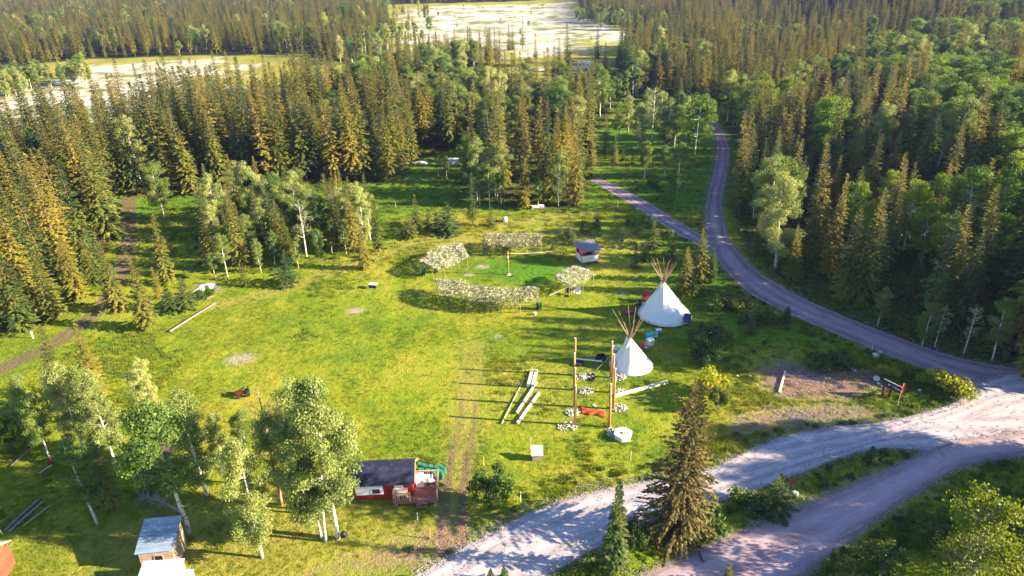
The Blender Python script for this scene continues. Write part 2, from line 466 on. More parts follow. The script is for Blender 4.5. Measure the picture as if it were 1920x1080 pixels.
GROVE = poly([(392, 505), (388, 440), (420, 400), (520, 392), (640, 392), (700, 415), (720, 470), (690, 486), (610, 488), (540, 505), (470, 515)])
TRACK_MID = poly([(848, 1020), (850, 930), (862, 860), (876, 780), (886, 700), (890, 650)])
TRACK_WEST = poly([(-120, 745), (0, 694), (110, 640), (195, 575), (232, 500), (243, 430), (240, 372)])
PATH_DRY = poly([(400, 575), (520, 545), (620, 512), (700, 486), (790, 452), (900, 428), (1040, 405), (1110, 398)])
RED = [poly(p) for p in ([(1425, 690), (1460, 674), (1520, 686), (1640, 694), (1656, 728), (1600, 752), (1470, 750), (1420, 725)],
                         [(1370, 780), (1450, 765), (1560, 755), (1620, 765), (1680, 775), (1600, 790), (1500, 795), (1400, 815), (1360, 820)],
                         [(560, 1080), (720, 1010), (830, 965), (900, 975), (1000, 955), (1100, 915), (1080, 930), (900, 1010), (790, 1080)])]
ASH = [(665, 583, 1.4), (450, 672, 1.9), (935, 631, 0.7), (1165, 549, 0.9), (385, 538, 2.0), (398, 545, 1.6), (905, 500, 1.2), (1090, 500, 0.9), (880, 515, 1.0)]

def road_edges():
    A = [(1326, 222, 1340, 222), (1340, 262, 1366, 262), (1337, 310, 1370, 308), (1322, 370, 1358, 370), (1318, 415, 1362, 415), (1326, 455, 1376, 455), (1352, 505, 1416, 500),
         (1402, 552, 1478, 540), (1478, 592, 1562, 580), (1570, 632, 1640, 612), (1660, 668, 1720, 642), (1750, 702, 1800, 668), (1830, 735, 1880, 684), (1905, 770, 1960, 694)]
    B = [(1104, 338, 1124, 332), (1150, 366, 1172, 354), (1205, 400, 1226, 384), (1255, 432, 1276, 414), (1290, 452, 1312, 436), (1332, 478, 1352, 462)]
    C = [(2080, 690, 2100, 880), (1960, 684, 1960, 860), (1860, 704, 1860, 862), (1820, 738, 1775, 858), (1762, 766, 1702, 846), (1665, 790, 1610, 850), (1560, 799, 1500, 888),
         (1450, 822, 1400, 928), (1345, 872, 1300, 960), (1240, 896, 1200, 990), (1150, 912, 1110, 1036), (1060, 934, 1030, 1082), (965, 972, 930, 1130), (870, 1022, 830, 1190), (770, 1080, 700, 1260)]
    D = [(2080, 800, 2100, 870), (1960, 805, 1980, 850), (1860, 815, 1880, 862), (1780, 828, 1805, 882), (1700, 860, 1725, 925), (1640, 884, 1645, 985), (1500, 942, 1575, 1040), (1380, 994, 1490, 1094), (1270, 1046, 1400, 1150), (1160, 1096, 1290, 1210), (1060, 1150, 1180, 1280)]
    return A, B, C, D
RA, RB, RC, RD = road_edges()
def edge_polys(E):
    L = np.array([GF(a, b) for a, b, c, d in E]); R = np.array([GF(c, d) for a, b, c, d in E]); return L, R
ROADS = {k: edge_polys(v) for k, v in (('A', RA), ('B', RB), ('C', RC), ('D', RD))}
ROADPOLY = {k: np.vstack([L, R[::-1]]) for k, (L, R) in ROADS.items()}

def in_forest(x, y):
    r = np.zeros(np.shape(x), bool)
    for P in FOREST.values(): r |= inside(P, x, y)
    return r
def in_road(x, y):
    r = np.zeros(np.shape(x), bool)
    for P in ROADPOLY.values(): r |= inside(P, x, y)
    return r

# ------------------------------------------------------------------ ground sheet
def axis(lo, hi, far_lo, far_hi, step, grow):
    a = list(np.arange(lo, hi + 1e-6, step)); s = step
    while a[-1] < far_hi: s = min(s * grow, 40); a.append(a[-1] + s)
    s = step; b = [a[0]]
    while b[-1] > far_lo: s = min(s * grow, 40); b.append(b[-1] - s)
    return np.array(b[:0:-1] + a)
gx = axis(-80, 80, -1700, 1700, 0.5, 1.035); gy = axis(30, 125, -300, 2200, 0.5, 1.02)
X, Y = np.meshgrid(gx, gy)
xf, yf = X.ravel(), Y.ravel()
Z = terrain(xf, yf)
nx, ny = len(gx), len(gy)
idx = np.arange(nx * ny).reshape(ny, nx)
Q = np.stack([idx[:-1, :-1], idx[:-1, 1:], idx[1:, 1:], idx[1:, :-1]], -1).reshape(-1, 4)
gme = np_mesh('ground', np.stack([xf, yf, Z], 1), Q, M['ground'], True)
def blur_in(P, w):
    d = dist_line(np.vstack([P, P[:1]]), xf, yf); i = inside(P, xf, yf)
    return np.clip(0.5 + np.where(i, d, -d) / (2 * w), 0, 1)
cover = np.zeros((len(xf), 4), np.float32); soil = np.zeros((len(xf), 4), np.float32)
dm = dist_line(TRACK_MID, xf, yf)
ruts = np.exp(-((dm - 0.85) / 0.42) ** 2)
fade = np.interp(yf, [40, 50, 58, 75], [1.1, 1.0, 0.6, 0.22])
cover[:, 0] = np.maximum(cover[:, 0], ruts * fade * 0.9 + 0.3 * fade * np.exp(-(dm / 1.9) ** 2))
dw = dist_line(TRACK_WEST, xf, yf)
cover[:, 0] = np.maximum(cover[:, 0], 0.95 * np.exp(-((dw - 0.7) / 0.8) ** 2))
cover[:, 1] = np.maximum(cover[:, 1], 0.9 * np.exp(-(dist_line(PATH_DRY, xf, yf) / 2.0) ** 2))
cover[:, 1] = np.maximum(cover[:, 1], 0.72 * sstep((yf - 103) / 8) * sstep((122 - yf) / 6) * sstep((26 - np.abs(xf - 2)) / 8))
cover[:, 1] = np.maximum(cover[:, 1], 0.65 * np.exp(-(dm / 2.6) ** 2))
lo, la = GF(953, 520)
cover[:, 1] = np.maximum(cover[:, 1], 0.8 * np.exp(-((xf + 24) ** 2 / 500 + (yf - 44) ** 2 / 80)))
cover[:, 1] = np.maximum(cover[:, 1], 0.8 * sstep((yf - 230) / 40))
cover[:, 1] = np.maximum(cover[:, 1], 0.5 * np.exp(-((xf - 2) ** 2 / 70 + (yf - 66) ** 2 / 60)))
for P in FLOOD: cover[:, 2] = np.maximum(cover[:, 2], blur_in(P, 26))
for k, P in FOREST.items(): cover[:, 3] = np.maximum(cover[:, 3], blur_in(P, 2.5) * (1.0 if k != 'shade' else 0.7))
for P, w_ in zip(RED, (.9, .85, .62)): soil[:, 0] = np.maximum(soil[:, 0], blur_in(P, 2.6) * w_)
c0 = GF(960, 505)
soil[:, 1] = np.maximum(soil[:, 1], 0.95 * np.exp(-(((xf - c0[0] - 2) / 8) ** 2 + ((yf - c0[1]) / 6) ** 2) ** 2))
soil[:, 1] = np.maximum(soil[:, 1], 0.7 * sstep((xf - 12) / 10) * sstep((110 - yf) / 20) * sstep((yf - 70) / 8))
soil[:, 1] = np.maximum(soil[:, 1], 0.7 * sstep((yf - 120) / 14) * sstep((230 - yf) / 40))
for px, py, r in ASH:
    c = GF(px, py); soil[:, 2] = np.maximum(soil[:, 2], 0.75 * np.exp(-(((xf - c[0]) / (1.3 * r)) ** 2 + ((yf - c[1]) / r) ** 2)))
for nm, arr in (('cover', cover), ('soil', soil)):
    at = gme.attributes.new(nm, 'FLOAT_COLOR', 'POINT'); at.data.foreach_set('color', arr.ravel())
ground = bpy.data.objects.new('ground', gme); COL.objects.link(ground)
tag(ground, 'grassy valley floor rising into a wooded hillside', kind='structure')

# ------------------------------------------------------------------ roads
M['roadA'] = road_mat('packed_purple_gravel', (0.18, 0.125, 0.155), (0.30, 0.22, 0.26), (0.42, 0.33, 0.37), (0.14, 0.095, 0.12), 0.35, 0.45)
M['roadC'] = road_mat('pale_loose_gravel', (0.26, 0.225, 0.265), (0.40, 0.355, 0.40), (0.52, 0.475, 0.515), (0.38, 0.30, 0.325), 0.55, 0.8)
M['roadD'] = road_mat('packed_pinkish_gravel', (0.26, 0.185, 0.225), (0.37, 0.275, 0.315), (0.48, 0.375, 0.415), (0.35, 0.235, 0.26), 0.4, 0.75, (-0.3, 0.55))
def road(name, LR, zoff, mat, label, grow=0.0, step=0.55, cols=14):
    L, R = LR; w_ = (R - L) / np.linalg.norm(R - L, axis=1)[:, None]
    L = L - w_ * grow; R = R + w_ * grow
    n = int(np.linalg.norm(np.diff((L + R) / 2, axis=0), axis=1).sum() / step) + 2
    Ls, Rs = smooth_line(L, n), smooth_line(R, n)
    tt = np.linspace(0, 1, cols)
    P = Ls[:, None, :] * (1 - tt[None, :, None]) + Rs[:, None, :] * tt[None, :, None]
    x, y = P[..., 0].ravel(), P[..., 1].ravel()
    V = np.stack([x, y, terrain(x, y) + zoff], 1)
    ii = np.arange(n * cols).reshape(n, cols)
    Qd = np.stack([ii[:-1, :-1], ii[1:, :-1], ii[1:, 1:], ii[:-1, 1:]], -1).reshape(-1, 4)
    a_, b_, c_ = V[Qd[0, 0]], V[Qd[0, 1]], V[Qd[0, 2]]
    if np.cross(b_ - a_, c_ - a_)[2] < 0: Qd = Qd[:, ::-1]
    me = np_mesh(name, V, Qd, mat, True)
    w = np.linalg.norm(Ls - Rs, axis=1)
    edge = (np.minimum(tt, 1 - tt)[None, :] * w[:, None]).ravel()
    me.attributes.new('edge', 'FLOAT', 'POINT').data.foreach_set('value', edge.astype(np.float32))
    s = np.concatenate([[0], np.cumsum(np.linalg.norm(np.diff((Ls + Rs) / 2, axis=0), axis=1))])
    uv = np.stack([np.repeat(s, cols), (tt[None, :] * w[:, None]).ravel()], 1)
    ul = me.uv_layers.new(name='UVMap')
    ul.data.foreach_set('uv', uv[Qd.ravel()].astype(np.float32).ravel())
    o = bpy.data.objects.new(name, me); COL.objects.link(o)
    return tag(o, label, kind='structure')
road('forest_road', ROADS['A'], 0.030, M['roadA'], 'winding packed gravel road along the foot of the wooded hill')
road('branch_track', ROADS['B'], 0.045, M['roadA'], 'narrow gravel track branching off past the booth')
road('gravel_road', ROADS['C'], 0.060, M['roadC'], 'wide pale loose gravel road sweeping past the lone tall spruce', 0.45)
road('lower_road', ROADS['D'], 0.075, M['roadD'], 'smooth pinkish packed road below the grassy island', 0.5)

# ------------------------------------------------------------------ tree prototypes (mesh data shared by every tree of the kind)
def spruce_mesh(seed, H=16.0, R=2.3, z0=0.06, dens=1.0, ragged=0.2, power=0.85, fine=1.0):
    r = random.Random(seed)
    V = []; Fq = []
    def spray(p, d, L, W):
        d = d.normalized(); s = d.cross(Vector((0, 0, 1)))
        if s.length < 1e-3: s = Vector((1, 0, 0))
        s.normalize(); s = (s + Vector((0, 0, r.uniform(-0.35, 0.35)))).normalized()
        o = len(V); m = p + d * (0.5 * L)
        V.extend([p, m + s * W - Vector((0, 0, 0.12 * L)), p + d * L - Vector((0, 0, 0.16 * L)), m - s * W - Vector((0, 0, 0.12 * L))])
        Fq.append((o, o + 1, o + 2, o + 3))
    z = z0 * H
    lean = Vector((r.uniform(-0.02, 0.02), r.uniform(-0.02, 0.02), 0))
    gap_dir = r.uniform(0, 6.28)
    while z < 0.985 * H:
        t = (z - z0 * H) / (H * (1 - z0))
        Lz = R * ((1 - t) ** power) * (0.55 + 0.45 * min(1, t / 0.10 + 0.25)) + 0.10
        nb = int((5 + 5 * (1 - t)) * dens) + 2
        a0 = r.uniform(0, 6.28)
        for k in range(nb):
            if r.random() < 0.08: continue
            a = a0 + 6.283 * k / nb + r.uniform(-0.3, 0.3)
            L = Lz * (1 + r.uniform(-ragged * 1.4, ragged)) * (0.86 + 0.14 * math.cos(a - gap_dir))
            el = (-0.30 + 0.95 * t ** 1.4) + r.uniform(-0.16, 0.16)
            d = Vector((math.cos(a) * math.cos(el), math.sin(a) * math.cos(el), math.sin(el)))
            p0 = Vector((lean.x * z, lean.y * z, z + r.uniform(-0.15, 0.15)))
            ns = max(2, int(L / (0.27 * fine)))
            for j in range(ns):
                q = (j + 0.6) / ns
                if L > 1.0 and q < 0.16: continue
                p = p0 + d * (q * L) + Vector((0, 0, -0.10 * L * q * q))
                for side in (-1, 1, 0):
                    if side == 0 and r.random() < 0.45: continue
                    ya = side * r.uniform(0.35, 1.0) * (1.2 - q * .7)
                    dd = Vector((d.x * math.cos(ya) - d.y * math.sin(ya), d.x * math.sin(ya) + d.y * math.cos(ya), d.z + (r.uniform(-0.35, 0.12) if side else r.uniform(.1, .5))))
                    sl = fine * r.uniform(0.36, 0.62) * (0.8 + 0.3 * (1 - t)) * min(1.0, 0.55 + L / 2)
                    spray(p, dd, sl, sl * r.uniform(0.24, 0.38))
            spray(p0 + d * (0.80 * L), d, fine * min(0.6, max(0.3, 0.3 * L)), 0.13 * fine)
        z += (0.30 + 0.22 * (1 - t)) / math.sqrt(dens) * r.uniform(0.8, 1.2)
    for k in range(4): spray(Vector((lean.x * H, lean.y * H, 0.955 * H + 0.05 * k)), Vector((math.cos(k * 1.7) * 0.25, math.sin(k * 1.7) * 0.25, 1)), 0.65, 0.10)
    tr = MB()
    tr.tube([(0, 0, -0.3), (0, 0, 0.25), (lean.x * H * .5, lean.y * H * .5, H * 0.5), (lean.x * H, lean.y * H, H * 0.97)], [0.011 * H + .08, 0.0105 * H + 0.02, 0.006 * H + 0.01, 0.012], 7)
    for _ in range(int(10 * dens)):                                    # dead lower limbs
        a = r.uniform(0, 6.28); zz = r.uniform(0.04, z0 + 0.12) * H; L = r.uniform(0.4, 1.0) * R * 0.6
        tr.cyl((0, 0, zz), (math.cos(a) * L, math.sin(a) * L, zz - 0.15 * L), 0.03, 0.008, 4, False)
    return np.array([tuple(v) for v in V]), np.array(Fq), tr

def aspen_mesh(seed, H=13.0, R=2.2, z0=0.30, clumps=60, per=64, leaf=0.21, lean=0.05, multi=1, top=0.75, bare=0.0):
    r = random.Random(seed); rg = np.random.default_rng(seed)
    tr = MB(); C = []
    for s in range(multi):
        off = Vector((0, 0, 0)) if multi == 1 else Vector((math.cos(s * 2.4) * 0.35, math.sin(s * 2.4) * 0.35, 0))
        la = r.uniform(0, 6.28); ll = lean * H * r.uniform(0.4, 1.2) + (0.10 * H if multi > 1 else 0)
        if multi > 1: la = s * 2.4
        hh = H * (1.0 if s == 0 else r.uniform(0.78, 0.95))
        ax = []
        for k in range(9):
            t = k / 8
            ax.append(off + Vector((math.cos(la) * ll * t ** 1.3 + r.uniform(-.06, .06) * (k > 0), math.sin(la) * ll * t ** 1.3 + r.uniform(-.06, .06) * (k > 0), -0.25 + t * (hh * 0.96 + 0.25))))
        rb = (0.0095 * hh + 0.05) / (1 if multi == 1 else 1.15)
        tr.tube(ax, [rb * (1 - 0.88 * (k / 8)) + 0.012 for k in range(9)], 7)
        def at(t):
            q = t * 8; i = min(int(q), 7); return ax[i].lerp(ax[i + 1], q - i)
        nl = int(clumps * 0.42 / multi) + 3
        for k in range(nl):
            t = z0 + (0.94 - z0) * ((k + r.random()) / nl)
            u = (t - z0) / (1 - z0)
            prof = math.sin(math.pi * min(1, (u * 0.80 + 0.16))) ** 0.7 if u < top else math.sin(math.pi * min(1, (u * 0.80 + 0.16))) ** 0.7
            L = R * prof * r.uniform(0.55, 1.1); a = r.uniform(0, 6.28); el = r.uniform(0.35, 0.85)
            b = at(t); e = b + Vector((math.cos(a) * L, math.sin(a) * L, L * math.tan(el) * 0.6))
            mid = b.lerp(e, 0.5) + Vector((0, 0, -0.08 * L))
            tr.tube([b, mid, e], [0.03 * (1.2 - u) + 0.012, 0.02, 0.007], 4)
            C.append((e, r.uniform(0.55, 0.95))); 
            if L > 0.8: C.append((b.lerp(e, 0.62) + Vector((r.uniform(-.3, .3), r.uniform(-.3, .3), r.uniform(-.1, .4))), r.uniform(0.45, 0.8)))
            if bare:
                for _ in range(4):
                    q = b.lerp(e, r.uniform(0.4, 1.0)); aa = a + r.uniform(-0.9, 0.9); l2 = r.uniform(0.4, 1.0)
                    tr.cyl(q, q + Vector((math.cos(aa) * l2, math.sin(aa) * l2, l2 * r.uniform(0.3, 0.9))), 0.016, 0.005, 3, False)
        C.append((ax[-1], 0.6)); C.append((at(0.93), 0.7))
    Vs = []
    for c, cr in C:
        if r.random() < bare: continue
        n = int(per * (cr / 0.7) ** 2 * (1 - bare))
        d = rg.normal(size=(n, 3)); d /= np.linalg.norm(d, axis=1)[:, None]
        rad = cr * rg.random(n) ** 0.42
        p = np.array(c)[None] + d * rad[:, None] * np.array([1.15, 1.15, 0.85])
        nrm = d * 0.7 + rg.normal(size=(n, 3)) * 0.6 + np.array([0, 0, 0.35]); nrm /= np.linalg.norm(nrm, axis=1)[:, None]
        t1 = np.cross(nrm, rg.normal(size=(n, 3))); t1 /= np.linalg.norm(t1, axis=1)[:, None]
        t2 = np.cross(nrm, t1)
        s = leaf * (0.6 + 0.8 * rg.random(n))[:, None]
        q = np.stack([p - t1 * s * 0.5, p - t2 * s * 0.42 , p + t1 * s * 0.55, p + t2 * s * 0.42], 1)
        Vs.append(q.reshape(-1, 3))
    V = np.concatenate(Vs) if Vs else np.zeros((0, 3)); Fq = np.arange(len(V)).reshape(-1, 4)
    return V, Fq, tr

def bush_mesh(seed, R=1.0, H=1.1, n=1300, leaf=0.14):
    rg = np.random.default_rng(seed); r = random.Random(seed)
    tr = MB(); cl = []
    for k in range(9 if R < 1.5 else 24):
        a = r.uniform(0, 6.28); L = R * r.uniform(0.2, 0.95); h = H * r.uniform(0.45, 0.95)
        tr.tube([(0, 0, -0.1), (math.cos(a) * L * .4, math.sin(a) * L * .4, h * .6), (math.cos(a) * L, math.sin(a) * L, h)], [0.03, 0.02, 0.006], 4)
        cl.append((math.cos(a) * L, math.sin(a) * L, h * 0.8, r.uniform(0.3, 0.5) * R * (1 if R < 1.5 else .7)))
    cl.append((0, 0, H * 0.55, R * 0.6))
    Vs = []
    for x, y, z, cr in cl:
        m = int(n / len(cl)); d = rg.normal(size=(m, 3)); d /= np.linalg.norm(d, axis=1)[:, None]
        p = np.array([x, y, z]) + d * (cr * rg.random(m) ** 0.4)[:, None]; p[:, 2] = np.maximum(p[:, 2], 0.03)
        nr = d + rg.normal(size=(m, 3)) * 0.6; nr /= np.linalg.norm(nr, axis=1)[:, None]
        t1 = np.cross(nr, rg.normal(size=(m, 3))); t1 /= np.linalg.norm(t1, axis=1)[:, None]; t2 = np.cross(nr, t1)
        s = leaf * (0.6 + 0.8 * rg.random(m))[:, None]
        Vs.append(np.stack([p - t1 * s * .6, p - t2 * s * .35, p + t1 * s * .6, p + t2 * s * .35], 1).reshape(-1, 3))
    V = np.concatenate(Vs)
    return V, np.arange(len(V)).reshape(-1, 4), tr

PROTO = {}
def proto(kind, H, data, leafmat, barkmat):
    V, Fq, tr = data
    cm = np_mesh(kind + '_crown', V, Fq, leafmat) if len(V) else None
    PROTO.setdefault(kind, []).append((H, cm, tr.mesh(kind + '_trunk', barkmat, True)))
for i, (R, z0, dn, rg_, pw) in enumerate([(2.3, .05, 1.0, .22, .85), (1.9, .10, .95, .25, .75), (2.6, .04, 1.05, .25, .95), (2.0, .16, .85, .32, .70), (1.7, .08, .95, .22, .80)]):
    proto('spruce', 16.0, spruce_mesh(11 + i, 16.0, R, z0, dn, rg_, pw, .85), M['spruce'], M['bark'])
for i, (R, z0) in enumerate([(2.2, .10), (2.0, .16), (2.5, .12), (2.1, .06)]):            # slim trees of the closed stands
    proto('slim', 18.0, spruce_mesh(31 + i, 18.0, R, z0, 1.0, .3, .85), M['spruce'], M['bark'])
for i, (R, z0) in enumerate([(1.5, .30), (1.7, .24)]): proto('slim', 18.0, spruce_mesh(41 + i, 18.0, R, z0, 0.62, .55, .60), M['spruce'], M['bark'])
proto('hero', 16.0, spruce_mesh(51, 16.0, 3.9, .03, 1.5, .45, .68, .64), M['spruce_brown'], M['bark'])
for i in range(3): proto('young', 5.0, spruce_mesh(61 + i, 5.0, 1.15 + .15 * i, .02, 1.1, .25, .9, .66), M['spruce_young'], M['bark'])
for i, (R, z0, cl) in enumerate([(2.3, .26, 84), (2.0, .34, 70), (2.7, .22, 100), (2.1, .40, 66)]):
    proto('aspen', 13.0, aspen_mesh(71 + i, 13.0, R, z0, cl, 240, 0.155), M['aspen'], M['birch'])
for i, (R, z0, cl, mu) in enumerate([(2.4, .16, 96, 1), (2.2, .22, 86, 1), (2.7, .18, 110, 2), (1.7, .12, 80, 1)]):
    proto('silver', 14.0, aspen_mesh(81 + i, 14.0, R, z0, cl, 300, 0.145, 0.03, mu), M['aspen_silver'], M['birch'])
proto('gold', 7.0, aspen_mesh(91, 7.0, 2.2, .12, 90, 75, 0.17), M['aspen_gold'], M['birch'])
for i in range(2): proto('lime', 12.0, aspen_mesh(121 + i, 12.0, 2.7, .28, 96, 130, 0.18), M['aspen_lime'], M['birch'])
proto('pale', 13.0, aspen_mesh(93, 13.0, 2.2, .35, 56, 40, 0.19, bare=0.35), M['aspen_silver'], M['birch'])
proto('bare', 12.0, aspen_mesh(95, 12.0, 1.5, .30, 60, 10, 0.15, bare=0.92), M['deadred'], M['deadred'])
proto('dead', 8.0, aspen_mesh(96, 8.0, 2.0, .12, 50, 6, 0.12, bare=0.97), M['deadwood'], M['deadwood'])
proto('round', 10.0, aspen_mesh(97, 10.0, 3.0, .22, 90, 100, 0.20), M['aspen_lime'], M['birch'])       # broad crowns on the hill
proto('round', 10.0, aspen_mesh(98, 10.0, 2.6, .25, 80, 100, 0.20), M['aspen'], M['birch'])
for i in range(3): proto('bush', 1.1, bush_mesh(101 + i, 1.0, 1.1), M['bush'], M['deadwood'])
for i in range(2): proto('willow', 3.6, bush_mesh(111 + i, 2.3, 3.4, 3600, 0.20), M['bush'], M['deadwood'])
proto('goldbush', 1.1, bush_mesh(105, 1.0, 1.0, 800, 0.15), M['aspen_gold'], M['deadwood'])

NAMES = {'spruce': ('spruce_tree', 'tree'), 'slim': ('spruce_tree', 'tree'), 'hero': ('spruce_tree', 'tree'), 'young': ('young_spruce', 'young spruce'), 'aspen': ('aspen_tree', 'tree'),
         'silver': ('aspen_tree', 'tree'), 'gold': ('aspen_tree', 'tree'), 'lime': ('aspen_tree', 'tree'), 'pale': ('aspen_tree', 'tree'), 'round': ('aspen_tree', 'tree'), 'bare': ('bare_tree', 'tree'), 'dead': ('dead_tree', 'tree'),
         'bush': ('willow_bush', 'bush'), 'willow': ('willow_bush', 'bush'), 'goldbush': ('willow_bush', 'bush')}
SRC = {}
def plant(kind, base, height, label, group=None, var=None, wide=1.0, rz=None, tilt=(0, 0)):
    pl = PROTO[kind]; v = random.randrange(len(pl)) if var is None else var % len(pl)
    H, cm, tm = pl[v]; s = height / H
    nm, cat = NAMES[kind]
    t = thing(nm, label, cat, base, random.uniform(0, 6.28) if rz is None else rz, group)
    t.rotation_euler = (tilt[0], tilt[1], t.rotation_euler[2])
    t.scale = (s * wide, s * wide, s)
    o = bpy.data.objects.new('trunk' if cat != 'bush' else 'stem', tm); COL.objects.link(o); o.parent = t
    if cm is not None:
        c = bpy.data.objects.new('crown', cm); COL.objects.link(c); c.parent = t
        SRC.setdefault((kind, v), (o, c))
    return t

